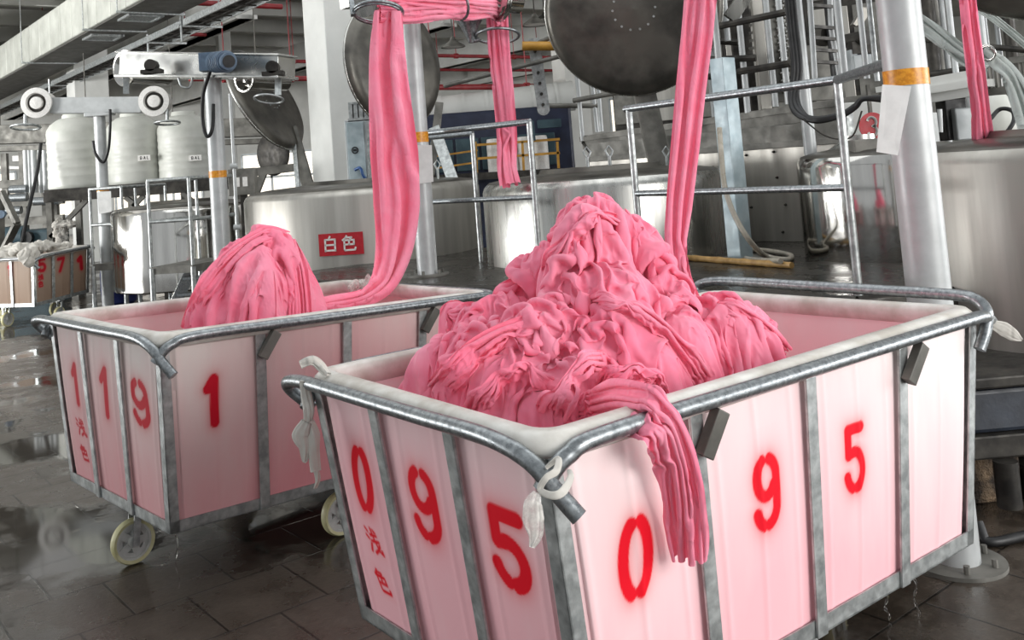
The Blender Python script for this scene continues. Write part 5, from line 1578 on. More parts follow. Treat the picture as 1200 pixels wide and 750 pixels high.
# ------------------------------------------------------------------ white plastic tanks on a steel rack
Yt = 15.6
for i, (x, lab) in enumerate(((92, 'milky plastic tank, leftmost of three on the dark rack'), (159, 'milky plastic tank, middle one of three on the dark rack'), (219, 'milky plastic tank, rightmost of three on the dark rack'))):
    r = (33 if i == 0 else 31) * Yt / FOC
    b = at(x, 217 - i * 2, Yt); b[2] = at(159, 215.5, Yt)[2]; tp = at(x, 152 - i * 1.5, Yt)
    t = thing('plastic_tank', lab, 'tank', (b[0], b[1], b[2]), 'milky plastic tanks on a rack')
    H_ = tp[2] - b[2]
    pr = [(r * .97, 0), (r, .03)]
    for k in range(7):
        z = .06 + (H_ - .12) * k / 6
        if k in (0, 6): pr.append((r, z))
        else: pr += [(r * .985, z - .035), (r * 1.0, z - .012), (r * 1.0, z + .012), (r * .985, z + .035)]
    pr += [(r * .98, H_), (r * .86, H_ + .09), (r * .62, H_ + .17), (r * .5, H_ + .19), (0, H_ + .2)]
    mb().lathe(pr, b, UPZ, 56).build('tank_body', 'tankplastic', t, smooth=50)
    mb().lathe([(r * .46, 0), (r * .46, .07), (r * .42, .1), (0, .11)], b + UPZ * (H_ + .16), UPZ, 40).build('screw_lid', 'tankplastic', t, smooth=40)
    if i:
        p = at(x + 10, 185, Yt - r * .95)
        lb = mb().box(p, RT0 * .10, np.array([.0, .012, 0]), UPZ * .045).build('label_plate', 'white', t, smooth=0, label='small white label with dark letters')
        mk = mb()
        for k, ch in enumerate((0, 1, 2)):      # three tiny block letters, B A L as on the photographed label
            q = p + RT0 * (-.06 + .055 * k) - np.array([0, .014, 0])
            if ch == 0:
                mk.bar(q - UPZ * .025, q + UPZ * .025, .008, .003, (0, -1, 0))
                for z in (-.022, 0, .022): mk.bar(q + UPZ * z, q + UPZ * z + RT0 * .025, .008, .003, (0, -1, 0))
                mk.bar(q + RT0 * .025 - UPZ * .02, q + RT0 * .025 + UPZ * .02, .008, .003, (0, -1, 0))
            elif ch == 1:
                mk.bar(q - UPZ * .025, q + RT0 * .014 + UPZ * .025, .008, .003, (0, -1, 0)); mk.bar(q + RT0 * .028 - UPZ * .025, q + RT0 * .014 + UPZ * .025, .008, .003, (0, -1, 0)); mk.bar(q + RT0 * .007 - UPZ * .008, q + RT0 * .021 - UPZ * .008, .006, .003, (0, -1, 0))
            else:
                mk.bar(q - UPZ * .025, q + UPZ * .025, .008, .003, (0, -1, 0)); mk.bar(q - UPZ * .022, q - UPZ * .022 + RT0 * .025, .008, .003, (0, -1, 0))
        mk.build('lettering', 'black', lb, smooth=0)
L0, L1 = at(55, 221, Yt - .5), at(262, 208, Yt - .5)
t = thing('steel_rack', 'dark steel rack holding up the three milky plastic tanks', 'rack', (L0[0], Yt, 0))
zr = at(159, 215.5, Yt)[2]
m = mb(); m.box(((L0[0] + L1[0]) / 2, Yt, zr - .03), ((L1[0] - L0[0]) / 2, 0, 0), (0, .62, 0), (0, 0, .03))
for dy in (-.6, .6): m.bar((L0[0], Yt + dy, zr - .12), (L1[0], Yt + dy, zr - .12), .08, .16)
m.build('platform', 'dark', t, smooth=0)
for k in (.02, .34, .66, .98):
    for dy in (-.55, .55):
        x = L0[0] + (L1[0] - L0[0]) * k
        mb().bar((x, Yt + dy, 0), (x, Yt + dy, zr - .2), .09, .09).build('leg', 'grime', t, smooth=0)
m = mb()
for k, s_ in ((.02, 1), (.34, 1), (.66, -1), (.98, -1)):
    x = L0[0] + (L1[0] - L0[0]) * k; m.bar((x, Yt - .56, zr - .75), (x + s_ * .6, Yt - .56, zr - .2), .07, .07)
m.build('brace', 'grime', t, smooth=0)

# ------------------------------------------------------------------ far cart
gA, gB = fl(38, 362, .28), fl(104, 349, .28)
far = None
q0, q1 = at(40, 348, 12.7), at(104, 338, 13.6)
yaw3 = math.atan2(q1[0] - q0[0], q1[1] - q0[1]); Ls = np.linalg.norm((q1 - q0)[:2])
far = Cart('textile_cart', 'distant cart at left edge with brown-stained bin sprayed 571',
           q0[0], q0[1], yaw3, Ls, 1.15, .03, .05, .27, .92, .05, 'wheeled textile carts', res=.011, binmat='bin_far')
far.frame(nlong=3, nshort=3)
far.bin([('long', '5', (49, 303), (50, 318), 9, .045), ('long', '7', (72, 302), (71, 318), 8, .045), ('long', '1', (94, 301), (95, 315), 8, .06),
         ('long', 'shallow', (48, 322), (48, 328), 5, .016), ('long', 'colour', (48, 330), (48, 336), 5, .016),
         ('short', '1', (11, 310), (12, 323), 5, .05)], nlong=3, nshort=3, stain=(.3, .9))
castors(far, [far.u, np.array([.3, .95, 0]), far.u, far.v])
m = mb()
for i, (x, y, Y, rx, ry, dg) in enumerate([(12, 297, 13.0, 24, 6, 10), (30, 293, 12.95, 16, 7, -20), (52, 290, 13.1, 20, 6, 15), (70, 292, 13.4, 13, 5, 5), (34, 301, 12.62, 7, 11, 80), (20, 296, 13.4, 24, 7, 0), (-8, 300, 13.2, 16, 6, 0)]):
    m.grid(lump(at(x, y, Y), pxr(rx, Y), max(.07, pxr(ry, Y) * 1.6), pxr(ry, Y), imgdir(dg), 300 + i, amp=.022, period=.10, nu=120, nv=60), wrap_v=True)
tag(m.build('cloth_heap', 'whitecloth', None, loc=far.P(.3, .3, .9), smooth=180), 'white cloth spilling out of the distant cart at left edge', 'fabric')

# ------------------------------------------------------------------ machinery at far left
t = thing('winding_machine', 'grey winding machine frame with pipes behind the distant cart', 'machine', at(30, 300, 17) * [1, 1, 0])
def zof(y, Y, x=30): return at(x, y, Y)[2]
m = mb()
for x in (6, 27, 52, 63): p = at(x, 200, 17); m.bar((p[0], 17, 0), (p[0], 17, zof(178 if x < 40 else 195, 17)), .1, .1)
for y in (217, 240, 262): m.bar(at(-10, y, 16.9), at(75, y - 6, 16.9), .1, .14)
m.build('frame', 'grime', t, smooth=0)
for k, x in enumerate((31, 35, 40, 47, 53, 58)):
    p = at(x, 200, 16.7); mb().cyl((p[0], 16.7, zof(226, 16.7, x)), (p[0], 16.7, zof(176, 16.7, x)), .035 if k % 2 else .05, 10).build('pipe', 'post', t, smooth=40)
m = mb()
for x0, x1, y in ((12, 32, 222), (12, 32, 232), (-5, 25, 247), (40, 70, 236)):
    m.cyl(at(x0, y, 16.4), at(x1, y - 1, 16.4), .07, 12)
m.build('roller', 'galv_dark', t, smooth=40)
mb().bar(at(16, 186, 17.4), at(48, 184, 17.4), .1, .1).build('crossbar', 'white', t, smooth=0)
mb().bar(at(-5, 196, 17.4), at(45, 197, 17.4), .05, .05).build('crossbar', 'white', t, smooth=0)
t = thing('drive_unit', 'dark teal drive unit behind the white cloth of the distant cart', 'machine', at(30, 330, 16) * [1, 1, 0])
m = mb(); a, b = at(-10, 290, 15.4), at(58, 285, 15.4); m.box(((a[0] + b[0]) / 2, 15.8, zof(290, 15.4) / 2 + .1), ((b[0] - a[0]) / 2, 0, 0), (0, .4, 0), (0, 0, zof(280, 15.4) / 2 + .1)); m.build('housing', 'teal', t, smooth=0, bevel=.04)
m = mb(); p = at(14, 278, 15.4); m.cyl(p - RT0 * .22, p + RT0 * .22, .17, 20); m.build('motor', 'teal', t, smooth=40)
m = mb(); p = at(30, 279, 15.3); m.cyl(p, p + np.array([0, .3, 0]), .1, 16); m.build('pulley', 'black', t, smooth=40)
tag(mb().tube(bez([at(48, 168, 15), at(44, 200, 14.9), at(36, 235, 14.7), at(30, 262, 14.6), at(25, 288, 14.5)], 8), .028, 8).build('power_cable', 'black', None, loc=at(25, 288, 14.5), smooth=60), 'slack black cable hanging in front of the winding machine', 'cable')
t = thing('lever_frame', 'slanted steel frame standing at the left edge', 'machine part', at(0, 300, 14) * [1, 1, 0])
m = mb(); m.bar(at(2, 225, 14.4), at(20, 262, 14.2), .08, .08); m.bar(at(20, 262, 14.2), at(3, 296, 14.4), .12, .05); m.bar(at(2, 225, 14.4), fl(2, 365, 0), .08, .08); m.build('arm', 'grime', t, smooth=0)
m = mb(); c = at(3, 251, 14.1); m.lathe([(0, 0), (.06, 0), (.06, .06), (0, .06)], c, (0, -1, 0), 16); m.build('wheel', 'blue', t, smooth=40)
m = mb(); m.grid(lump(at(71, 272, 15.0), .10, .07, .22, imgdir(95), 401, amp=.02, period=.05, nu=80, nv=60), wrap_v=True)
m.grid(lump(at(73, 264, 15.0), .17, .09, .06, imgdir(10), 402, amp=.015, period=.05, nu=80, nv=50), wrap_v=True)
tag(m.build('cloth_rag', 'whitecloth', None, loc=at(71, 280, 15), smooth=180), 'white cloth rag draped over machinery above the distant cart', 'cloth')
t = thing('plastic_drum', 'dark blue plastic drum between the step platforms', 'drum', at(138, 350, 14.6) * [1, 1, 0])
p = at(139, 320, 14.7); hh_ = zof(303, 14.7, 139)
mb().lathe([(.2, 0), (.26, .05), (.27, hh_ * .33), (.28, hh_ * .35), (.27, hh_ * .37), (.27, hh_ * .66), (.28, hh_ * .68), (.27, hh_ * .7), (.25, hh_ - .03), (.22, hh_), (0, hh_)], (p[0], p[1], 0), UPZ, 32).build('drum_body', 'drum', t, smooth=40)
mb().lathe([(.23, 0), (.24, .03), (0, .04)], (p[0], p[1], hh_ - .01), UPZ, 28).build('drum_lid', 'black', t, smooth=40)
t = thing('instrument_stand', 'dark instrument stand with a small red light, behind the left step platform', 'machine part', at(140, 300, 14.9) * [1, 1, 0])
p = at(139, 290, 15.0); m = mb(); m.box((p[0], 15.0, zof(278, 15, 139)), RT0 * .17, (0, .1, 0), UPZ * .42); m.bar((p[0], 15, 0), (p[0], 15, zof(300, 15, 139)), .1, .1); m.build('box', 'dark', t, smooth=0, bevel=.01)
M['redlamp'] = emission('red_indicator', (1, .03, .02, 1), 3)
m = mb(); q = at(142.5, 295.5, 14.88); m.lathe([(0, 0), (.022, 0), (.018, .02), (0, .025)], q, (0, -1, 0), 12); m.build('indicator_light', 'redlamp', t, smooth=40, label='small red indicator light')
t = thing('grey_header_duct', 'long grey service duct crossing behind the milky tanks at left', 'duct', at(40, 155, 22))
m = mb(); a, b = at(-60, 160, 21.5), at(345, 148, 21.5)
m.bar(a, b, .5, .42); m.bar(a - UPZ * .32, b - UPZ * .32, .4, .12)
for k in (.15, .4, .65, .9): q = a + (b - a) * k; m.cyl(q, (q[0], q[1], ZC), .015, 6)
m.build('duct_body', 'grime', t, smooth=0, bevel=.02)

# ------------------------------------------------------------------ machine superstructure behind the tanks
def pix_bar(m, p, q, w, h=None): m.bar(at(*p), at(*q), w, h or w, -FW)
t = thing('machine_casing', 'stainless machine casing wall with rivets behind the tanks, under the walkway', 'machine', at(900, 330, 8.6) * [1, 1, 0])
a, b = at(700, 310, 9.6), at(1010, 310, 7.4); a[2] = b[2] = 0
dv = nrm(b - a); nv_ = np.array([dv[1], -dv[0], 0]); nv_ = nv_ if nv_[1] < 0 else -nv_
def wall_bit(x0, x1, ytop, ybot, out, th, mat, nm, bev=.004):
    P0 = a + nv_ * out
    A2 = ontoplane(x0, ytop, P0, nv_); B2 = ontoplane(x1, ytop, P0, nv_); z1 = A2[2]; z0 = ontoplane(x0, ybot, P0, nv_)[2] if ybot else ZD
    A2[2] = B2[2] = (z0 + z1) / 2
    m = mb(); m.box((A2 + B2) / 2 - nv_ * th / 2, (B2 - A2) / 2, nv_ * th / 2, UPZ * (z1 - z0) / 2); return m.build(nm, mat, t, smooth=0, bevel=bev)
wall_bit(690, 1050, 188, None, 0, .3, 'satin', 'lower_panel')
wall_bit(690, 1050, 168, 189, -.02, .3, 'grime', 'upper_panel')
wall_bit(690, 1050, 184, 190, .03, .05, 'grime', 'ledge')
m = mb(); P0 = a + nv_ * .012
for x, y in ((741, 203), (858, 186), (874, 182), (906, 178), (945, 176), (880, 243), (910, 208), (920, 240), (917, 272), (938, 300), (835, 196)):
    q = ontoplane(x, y, P0, nv_); m.lathe([(0, -.01), (.012, -.01), (.008, .008), (0, .01)], q, nv_, 8)
m.build('rivet', 'dark', t, smooth=40)
t = thing('drying_cabinet', 'tall grey panelled cabinet in the background behind the walkway and machine tower', 'cabinet', (3.6, 12.4, 0))  # backdrop added to block the bright far windows from view
P0_, P1_ = at(716, 100, 13.2), at(1060, 100, 11.6); P0_[2] = P1_[2] = 2.3
dv2 = nrm(P1_ - P0_); nv2 = np.array([dv2[1], -dv2[0], 0]); nv2 = nv2 if nv2[1] < 0 else -nv2
m = mb(); m.box((P0_ + P1_) / 2 - nv2 * .5, (P1_ - P0_) / 2, nv2 * .5, UPZ * 2.3); m.build('cabinet_body', 'dark', t, smooth=0, bevel=.03)
for k in range(7):
    c = P0_ + (P1_ - P0_) * (k + .5) / 7 + nv2 * .012; h_ = .95 + .1 * (k % 3)
    for z, hh2, mt in ((1.25, .75, 'grime'), (2.75, .62, 'satin' if k % 2 else 'grime'), (3.9, .42, 'grime')):
        c2_ = np.array([c[0], c[1], z]); mb().box(c2_, dv2 * np.linalg.norm(P1_ - P0_) / 14 * .9, nv2 * .012, UPZ * hh2).build('panel', mt, t, smooth=0, bevel=.008)
# walkway with folded edge, in two flights
t = thing('overhead_walkway', 'narrow chequered walkway passing behind the tanks, its bracket under the round lid', 'walkway', at(690, 165, 10.2))
w0, w1, w2 = at(684, 163, 10.2), at(800, 147, 9.0), at(1036, 113, 7.2)
m = mb()
for p, q in ((w0, w1), (w1, w2)):
    m.bar(p + E2 * .25, q + E2 * .25, .6, .05); m.bar(p - UPZ * .04, q - UPZ * .04, .05, .15)
m.build('deck', 'grime', t, smooth=0)
m = mb(); pix_bar(m, (686, 166, 10.2), (712, 199, 10.0), .09); m.build('bracket', 'dark', t, smooth=0)
m = mb(); 
for (p, q) in (((683, 165, 10.15), (676, 88, 10.15)), ((700, 155, 10.6), (690, 60, 10.6)), ((705, 154, 10.9), (700, 90, 10.9))): m.cyl(at(*p), at(*q), .025, 10)
m.build('rail_post', 'post', t, smooth=40)
for (p, q) in (((672, 118, 10.15), (742, 105, 9.8)), ((676, 88, 10.15), (745, 80, 9.8)), ((640, 124, 10.6), (700, 124, 10.6))): mb().cyl(at(*p), at(*q), .028, 10).build('hand_rail', 'grime', t, smooth=40)
t = thing('overhead_walkway', 'pale walkway beam between the thick silver post and the deep pink rope', 'walkway', at(1090, 100, 8))
m = mb(); w0, w1 = at(1030, 116, 7.9), at(1142, 97, 7.3); m.bar(w0 + E2 * .3, w1 + E2 * .3, .7, .06); m.bar(w0, w1, .06, .2); m.build('deck', 'concrete_white', t, smooth=0)
m = mb(); w0, w1 = at(1150, 112, 7.6), at(1230, 104, 7.2); m.bar(w0, w1, .06, .1); m.bar(w0 + UPZ * .25, w1 + UPZ * .25, .05, .05)
for k in range(9): p = w0 + (w1 - w0) * (k + .5) / 9; m.bar(p, p + UPZ * .25, .03, .03)
m.build('grating_edge', 'grime', t, smooth=0)
m = mb()
for x in (1112, 1140, 1168, 1192): m.cyl(at(x, 170, 8.2), at(x - 4, 108, 8.2), .03, 10)
m.build('support', 'post', t, smooth=40)
# blue-grey post
t = thing('steel_post', 'pale blue-grey square steel post standing on the deck between two tanks', 'post', at(868, 310, 7.7))
b_ = fl(868, 305, ZD); top = at(851, 68, b_[1])
m = mb(); m.bar((b_[0], b_[1], ZD), (b_[0], b_[1], top[2]), .12, .14, E2); m.build('post', 'bluegrey', t, smooth=0, bevel=.006)
m = mb(); m.box((b_[0], b_[1], ZD + .01), RT0 * .13, (0, .13, 0), UPZ * .01); m.build('base_plate', 'grime', t, smooth=0)
m = mb(); m.tube(bez([at(838, 120, 7.9), at(845, 170, 7.9), at(850, 210, 7.8)], 8), .022, 8); m.build('pipe', 'galv_dark', t, smooth=60)
# upright steel rack: posts, plates, bars
t = thing('machine_tower', 'tall stainless machine tower of posts and plates right of the long rope', 'machine', at(890, 130, 8.2))
w = 8.2
def uprights(lst, mat, nm, r):
    for x, y0, y1, Y in lst:
        p = at(x, y1, Y); q = at(x, y0, Y); mb().cyl(p, (p[0], p[1], q[2]), r, 12).build(nm, mat, t, smooth=40)
uprights([(842, -20, 70, 7.7), (853, -20, 48, 8.5), (877, -20, 138, 8.3), (909, -20, 125, 8.3), (924, -20, 122, 8.2), (840, 55, 100, 8.6)], 'post', 'post', .028)
for p, q in (((832, 33, 8.2), (922, 14, 7.6)), ((866, 84, 8.2), (928, 74, 7.6)), ((836, 48, 8.8), (868, 50, 8.8)), ((828, 70, 8.4), (886, 68, 8.2)), ((830, 90, 8.6), (845, 88, 8.6))): mb().cyl(at(*p), at(*q), .03, 8).build('crossbar', 'dark', t, smooth=40)
for (x0, x1, y0, y1, Y, mt, nm) in ((892, 904, -10, 128, 8.6, 'satin', 'cover_plate'), (880, 888, -10, 130, 8.9, 'dark', 'back_plate'), (906, 922, -10, 120, 8.8, 'grime', 'perforated_plate'), (866, 876, 0, 140, 9.0, 'dark', 'back_plate'), (836, 850, 80, 150, 8.8, 'boxgrey', 'side_box'), (858, 866, 0, 60, 9.1, 'grime', 'back_plate'), (930, 990, 55, 118, 8.3, 'grime', 'back_plate')):
    c = at((x0 + x1) / 2, y1, Y); hx = (x1 - x0) * Y / FOC / 2; z1 = at(x0, y0, Y)[2]
    mb().box((c[0], c[1], (c[2] + z1) / 2), RT0 * hx, (0, .03, 0), UPZ * (z1 - c[2]) / 2).build(nm, mt, t, smooth=0, bevel=.004)
m = mb()
for i in range(26):
    for j in range(2):
        q = at(908.5 + j * 8 + i * .35 + (i % 2) * 2, -2 + i * 4.4, 8.74); m.lathe([(0, -.02), (.018, -.02), (.013, .012), (0, .016)], q, (0, -1, 0), 8)
m.build('bolt', 'polished', t, smooth=40)
m = mb()
for i in range(7): m.bar(at(878, 12 + i * 9, 8.75), at(889, 10 + i * 9, 8.75), .02, .025)
m.build('louvre', 'grime', t, smooth=0)
m = mb(); m.bar(at(855, 22, 8.0), at(873, -4, 8.0), .12, .05, -FW); m.build('slanted_arm', 'steel', t, smooth=0)
# thick vertical pipe with cable bundle
t = thing('riser_pipe', 'thick vertical steel riser pipe with a black cable bundle, left of the ladder', 'pipe', at(945, 180, 7.0))
p = at(940, 60, 6.9); q = at(940, -30, 6.9); lo = at(953, 178, 6.9)
m = mb(); m.cyl((lo[0] - .02, lo[1], 1.58), (lo[0] - .02, lo[1], q[2]), .045, 20); m.build('pipe', 'post', t, smooth=40)
m = mb()
for k, dx in enumerate((0, 4, -4)):
    m.tube(bez([at(924 + dx, -20, 6.75), at(929 + dx, 30, 6.75), at(934 + dx, 80, 6.72), at(930 + dx, 112, 6.7), at(936 + dx, 130 + k, 6.6), at(955, 139 + k * 1.5, 6.45), at(985, 134 + k, 6.35), at(1002, 124 + k, 6.3), at(1012, 116, 6.25), at(1040, 114 + k * 2, 6.2)], 10), .018, 8)
m.build('cable_bundle', 'black', t, smooth=60)
m = mb(); m.tube(bez([at(940, 139, 6.5), at(965, 158, 6.45), at(985, 163, 6.4), at(1000, 158, 6.35), at(1010, 130, 6.3)], 8), .006, 6); m.build('wire', 'dark', t, smooth=60)
# ladder
t = thing('ladder', 'steel ladder with a bent side rail, right of the riser pipe', 'ladder', at(970, 110, 7.4))
for pts in ([(948, -20, 7.3), (955, 95, 7.3)], [(972, -20, 7.5), (974, 30, 7.5), (978, 55, 7.5), (984, 90, 7.5)]):
    mb().tube(bez([at(*p) for p in pts], 8), .022, 10).build('side_rail', 'post', t, smooth=60)
for y in (6, 31, 44, 58, 72): mb().bar(at(949 + y * .06, y, 7.3), at(976 + y * .08, y + 2, 7.5), .03, .025).build('rung', 'dark', t, smooth=0)
t = thing('frame_uprights', 'slim steel uprights with slats, just left of the thick silver post', 'machine frame', at(1000, 110, 7.3))
for x, y1, Y, r, mt in ((990, 93, 7.2, .03, 'post'), (1016, 92, 7.0, .022, 'post'), (1028, 95, 6.9, .02, 'galv'), (983, 92, 7.8, .06, 'black')):
    p = at(x, y1, Y); q = at(x, -25, Y); mb().cyl(p, (p[0], p[1], q[2]), r, 12).build('upright', mt, t, smooth=40)
m = mb()
for k in range(3): m.bar(at(1000 + k * 3, 30, 7.5), at(1012 + k * 3, 10, 7.5), .03, .06, -FW)
m.build('slat', 'satin', t, smooth=0)
m = mb(); p = at(1004, 46, 7.6); m.lathe([(0, -.1), (.06, -.1), (.06, .1), (0, .1)], p, (.4, -1, 0), 20); m.box(at(1010, 56, 7.6), RT0 * .1, (0, .06, 0), UPZ * .05); m.build('pump', 'dark', t, smooth=40)
m = mb(); m.box(at(1010, 76, 7.6), RT0 * .09, (0, .06, 0), UPZ * .08); m.box(at(999, 76, 7.6), RT0 * .03, (0, .05, 0), UPZ * .12); m.build('valve_box', 'boxgrey', t, smooth=0, bevel=.01)
m = mb(); p = at(966, 42, 7.9); m.lathe([(0, -.06), (.08, -.06), (.09, 0), (.08, .06), (0, .06)], p, (0.3, -1, 0), 24); m.build('round_gauge', 'dark', t, smooth=40)
# red number plate
Yn = 6.75
t = thing('number_plate', 'round red number plate reading 3, partly behind the thick silver post', 'sign', at(1022, 148, Yn))
pn = at(1023, 148, Yn); nn2 = np.array([0, -1.0, 0])
mb().lathe([(0, -.006), (.098, -.006), (.1, 0), (.098, .006), (0, .006)], pn, nn2, 40).build('plate', 'redsign', t, smooth=40)
S = np.vstack([arc(.5, .72, .36, .24, 160, -80), arc(.5, .27, .38, .26, 80, -160)])
m = mb(); q0_ = pn + np.array([-.012, -.014, 0])
Q = [q0_ + RT0 * (p[0] - .5) * .085 + UPZ * (p[1] - .5) * .14 for p in S]
for i, j in zip(Q[:-1], Q[1:]): m.bar(i - nrm(j - i) * .003, j + nrm(j - i) * .003,   .018, .006, nn2)
m.build('numeral', 'white', t, smooth=0, label='white numeral 3')
m = mb(); m.bar((pn[0], pn[1] + .02, pn[2] + .3), (pn[0], pn[1] + .02, 1.58), .03, .02); m.build('strap', 'grime', t, smooth=0)
t = thing('side_panel', 'white enamelled panel behind the red number plate', 'panel', at(1010, 160, 7.0))
mb().box(at(1012, 150, 7.2), RT0 * .14, (0, .03, 0), UPZ * .2).build('panel', 'concrete_white', t, smooth=0, bevel=.01)
mb().bar(at(994, 130, 7.15), at(997, 178, 7.15), .05, .05, -FW).build('edge_strip', 'galv', t, smooth=0)
# things above T4
t = thing('valve_block', 'dark valve blocks and white bottle behind the tank at the right edge', 'machine part', at(1100, 160, 7.6))
m = mb(); c = at(1116, 140, 7.8); m.box(c, RT0 * .09, (0, .08, 0), UPZ * .17); m.build('block', 'black', t, smooth=0, bevel=.01)
m = mb(); c = at(1093, 150, 7.5); m.box(c, RT0 * .03, (0, .03, 0), UPZ * .12); m.cyl(at(1102, 155, 7.5), at(1101, 128, 7.5), .02, 10); m.build('pipe', 'post', t, smooth=40)
m = mb(); m.lathe([(.1, 0), (.12, .05), (.12, .22), (.07, .3), (0, .3)], at(1172, 158, 7.2), UPZ, 20); m.build('bottle', 'tankplastic', t, smooth=40)
m = mb(); m.box(at(1132, 145, 7.7), RT0 * .10, (0, .04, 0), UPZ * .13); m.build('cover', 'boxgrey', t, smooth=0, bevel=.01)
m = mb(); m.tube(bez([at(1160, 140, 7.0), at(1172, 128, 7.0), at(1186, 130, 6.9), at(1188, 142, 6.8), at(1178, 158, 6.8)], 8), .016, 8); m.build('hose', 'black', t, smooth=60)
t = thing('tower_frame', 'thin steel posts and rails of a further machine behind the deep pink rope', 'machine frame', at(1110, 90, 9))
for x, y1, Y, r, mt in ((1105, 100, 9.2, .04, 'grime'), (1113, 96, 8.6, .025, 'post'), (1121, 92, 8.0, .025, 'post'), (1152, 96, 8.4, .03, 'bluegrey'), (1157, 92, 8.2, .03, 'post'), (1162, 98, 8.6, .02, 'post'), (1176, 98, 8.4, .022, 'post'), (1190, 98, 8.3, .05, 'dark'), (1096, 100, 8.6, .07, 'dark')):
    p = at(x, y1, Y); q = at(x, -25, Y); mb().cyl(p, (p[0], p[1], q[2]), r, 12).build('upright', mt, t, smooth=40)
for p, q in (((1080, 46, 8.4), (1105, 48, 8.4)), ((1160, 55, 8.2), (1215, 60, 8.0)), ((1085, 88, 8.4), (1135, 80, 8.4))): mb().cyl(at(*p), at(*q), .026, 8).build('rail', 'dark', t, smooth=40)
m = mb(); m.ring(at(1156, 62, 6.0), nrm([1, .5, .3]), .05, .01, 28, 8); m.ring(at(1158, 62, 5.95), nrm([1, .6, .2]), .045, .008, 28, 8); m.build('guide_ring', 'polished', t, smooth=60)

# bamboo pole and hose on the deck
p, q = fl(790, 301, ZD + .022), fl(928, 311, ZD + .022)
m = mb(); P_ = [p + (q - p) * k for k in np.linspace(0, 1, 25)]; R_ = [.021 + (.004 if i % 5 == 0 else 0) for i in range(25)]
m.tube(P_, R_, 14); tag(m.build('bamboo_pole', 'bamboo', None, loc=p, smooth=50), 'dry bamboo pole lying on the deck behind the long rope', 'pole')
m = mb(); Z_ = ZD + .02
pts = [at(843, 150, 6.6), at(846, 190, 6.5), at(850, 222, 6.45), at(862, 255, 6.4), at(880, 284, 6.35), fl(898, 300, Z_ + .02), fl(922, 304, Z_), fl(926, 299, Z_), fl(900, 294, Z_), fl(878, 293, Z_), fl(866, 299, Z_), fl(880, 304, Z_), fl(915, 306, Z_ + .03)]
m.tube(bez(pts, 14), .018, 12); tag(m.build('water_hose', 'hose', None, loc=fl(898, 300, ZD), smooth=60), 'clear grey hose hanging down and coiled on the deck beside the bamboo pole', 'hose')

# ------------------------------------------------------------------ rags, film and ties on the carts
def rag_strip(m, pts, w, seed, th=.35, k=3.0, n=50, pl_=.004):
    add_rope(m, pts, np.array(w), np.array(w) * th, seed, pleat=pl_, k=k, n=n, step=8)
co = near.P(0, 1, near.zt - .02, .0)
Yr = co[1] - .08
def L_(x, y, d=0): return at(x, y, Yr + d)
m = mb()
rag_strip(m, [L_(352, 428), L_(366, 423), L_(376, 430), L_(384, 440, -.03)], [.02, .03, .03, .02], 501)
rag_strip(m, [L_(356, 446), L_(359, 465), L_(362, 482, -.02), L_(361, 496, -.02)], [.03, .034, .03, .018], 502)
rag_strip(m, [L_(361, 494, -.02), L_(366, 510, -.02), L_(367, 530, -.02), L_(369, 552, -.02)], [.03, .045, .036, .03], 503)
rag_strip(m, [L_(359, 494, -.03), L_(352, 510, -.03), L_(356, 524, -.03), L_(357, 540, -.03), L_(361, 533, -.03)], [.026, .05, .03, .014, .01], 504)
rag_strip(m, [L_(370, 549, -.02), L_(372, 562, -.02), L_(369, 572, -.02)], [.014, .01, .006], 505)
tag(m.build('tie_rag', 'whitecloth', None, loc=L_(360, 480), smooth=180), 'off-white rag knotted round the left rear corner of the nearest cart', 'rag', 'rags tied to the nearest cart')
# strap round the crossing tubes at the near corner
cn = near.P(0, 0, near.zt - .11, .045); Yn_ = cn[1] - .01
m = mb()
pts = [at(640, 548, Yn_ + .03), at(654, 538, Yn_ + .02), at(652, 552, Yn_ - .03), at(640, 560, Yn_ - .05), at(633, 574, Yn_ - .05), at(648, 581, Yn_ - .08), at(660, 576, Yn_ - .07), at(669, 560, Yn_ - .02), at(668, 552, Yn_ + .03)]
rag_strip(m, pts, [.010, .014, .014, .012, .012, .014, .014, .012, .01], 511, th=.5, k=2, n=24, pl_=.001)
tag(m.build('tie_strap', 'whitecloth', None, loc=pts[4], smooth=180), 'cream strap tying the crossed tubes at the near corner of the nearest cart', 'strap', 'rags tied to the nearest cart')
m = mb()
rag_strip(m, [at(629, 577, Yn_ - .06), at(624, 590, Yn_ - .07), at(624, 608, Yn_ - .07), at(626, 626, Yn_ - .07), at(622, 641, Yn_ - .07)], [.012, .034, .042, .026, .004], 521, th=.15, k=3, n=40, pl_=.003)
tag(m.build('film_scrap', 'film', None, loc=at(626, 600, Yn_), smooth=180), 'crumpled scrap of clear plastic film hanging from the near corner of the nearest cart', 'plastic film')
cr3 = near.P(1, 0, near.zt - .06, .03); Y3 = cr3[1]
m = mb(); rag_strip(m, [at(1154, 379, Y3), at(1164, 381, Y3), at(1176, 386, Y3), at(1189, 394, Y3), at(1198, 399, Y3)], [.02, .03, .045, .035, .006], 531, th=.25, k=2.5, n=40)
tag(m.build('tie_rag', 'whitecloth', None, loc=at(1156, 380, Y3), smooth=180), 'white rag end sticking out from the right corner of the nearest cart', 'rag', 'rags tied to the nearest cart')
m = mb(); pb = mid.P(.62, 1, mid.zt + .05)
m.grid(lump(at(430, 334, 5.62), .055, .05, .035, imgdir(30), 541, amp=.014, period=.03, nu=90, nv=60), wrap_v=True)
m.grid(lump(at(417, 339, 5.60), .02, .04, .05, imgdir(70), 542, amp=.01, period=.03, nu=70, nv=50), wrap_v=True)
tag(m.build('film_scrap', 'film', None, loc=at(430, 338, 5.6), smooth=180), 'crumpled clear plastic bag on the far rim of the second cart', 'plastic film')

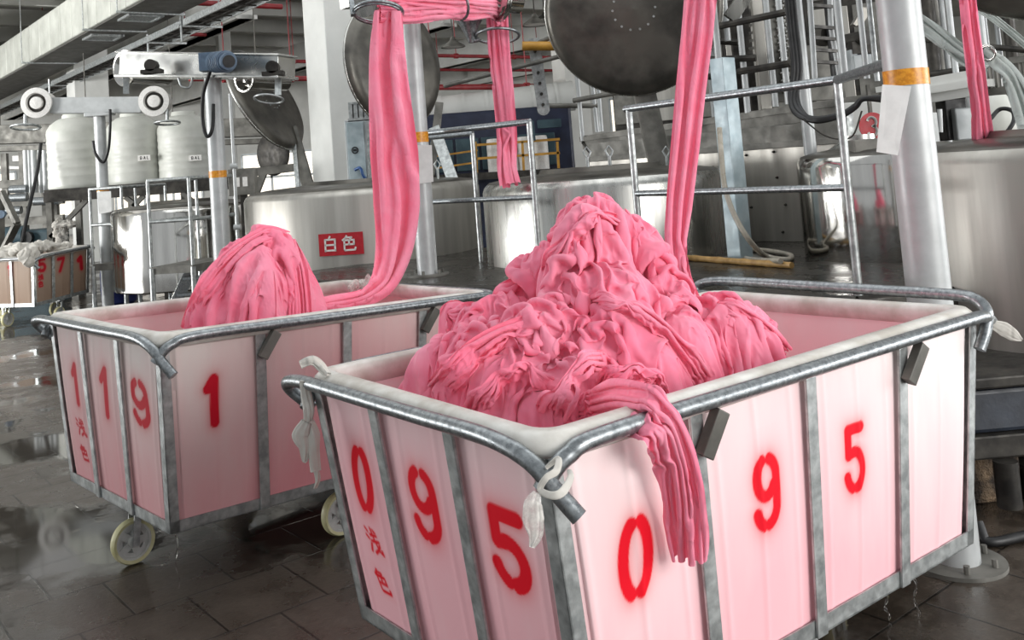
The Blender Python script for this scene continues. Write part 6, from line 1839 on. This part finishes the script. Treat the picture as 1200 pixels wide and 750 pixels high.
# water running out of the carts
def trickle(label, x, y0, y1):
    p0 = None
    f = fl(x, y1, .0); top = at(x - 2, y0, f[1])
    m = mb(); n_ = 24; P_ = []; R_ = []
    for k in range(n_):
        s_ = k / (n_ - 1); z = top[2] * (1 - s_) + .004 * s_
        P_.append([f[0] + .006 * math.sin(s_ * 9), f[1], z]); R_.append(.0032 + .0014 * math.sin(s_ * 23))
    m.tube(P_, R_, 8)
    return tag(m.build('water_trickle', 'water', None, loc=(f[0], f[1], 0), smooth=60), label, 'water', 'trickles of water')
trickle('thin trickle of water falling from the near corner of the second cart', 209, 627, 690)
trickle('left trickle of water under the right end of the nearest cart', 1041, 694, 728)
trickle('right trickle of water under the right end of the nearest cart', 1076, 677, 726)

# ------------------------------------------------------------------ light
wd = bpy.data.worlds.new('world'); scene.world = wd; wd.use_nodes = True
wt = wd.node_tree
bg = wt.nodes['Background']
bg.inputs['Color'].default_value = (0.93, 0.97, 1.0, 1)
bg.inputs['Strength'].default_value = 0.56
def area(name, loc, target, sx, sy, e, col=(1, 1, 1)):
    l = bpy.data.lights.new(name, 'AREA'); l.shape = 'RECTANGLE'; l.size = sx; l.size_y = sy; l.energy = e; l.color = col
    o = bpy.data.objects.new(name, l); COL.objects.link(o); o.location = loc
    o.rotation_euler = (Vector(target) - Vector(loc)).to_track_quat('-Z', 'Y').to_euler()
    return o
area('doorway_daylight', (7.5, -2.5, 3.2), (0.6, 3.4, .8), 5, 4, 600, (1, .985, .96))
area('roof_light', (0, 7, 7.2), (0, 7.5, 0), 12, 6, 260, (.98, 1, 1))  # unseen overhead fill added above the machine row
area('roof_light', (-6, 18, 6.8), (-6, 18, 0), 10, 14, 300, (1, 1, 1))  # fill added to brighten the hall behind
area('roof_light', (8, 20, 6.8), (7, 18, 0), 10, 14, 260, (1, 1, 1))  # same added fill for the right half of the hall
area('entrance_daylight', (-20, 6, 2.4), (-17.5, 40, 9), 10, 4, 3800, (1, 1, .98))  # added fill for background faces turned to the camera, no entrance modelled
area('side_window_daylight', (-34, 14, 2.6), (0, 24, 5.0), 20, 4, 3400, (1, 1, 1))  # added from the left to brighten ceiling and duct, no window there
area('side_window_daylight', (22, 8, 2.6), (0, 24, 5.0), 18, 4, 2000, (1, 1, 1))  # matching fill added from the right, no window there

vs = scene.view_settings
scene.display_settings.display_device = 'sRGB'
vs.view_transform = 'Standard'; vs.look = 'None'; vs.exposure = 0.12; vs.gamma = 1.0; vs.use_curve_mapping = False
for o in bpy.data.objects:
    if '_w' in o: del o['_w']
    if not o.parent and o.type == 'MESH' and o.get('kind') == 'structure' and 'label' in o: del o['label']
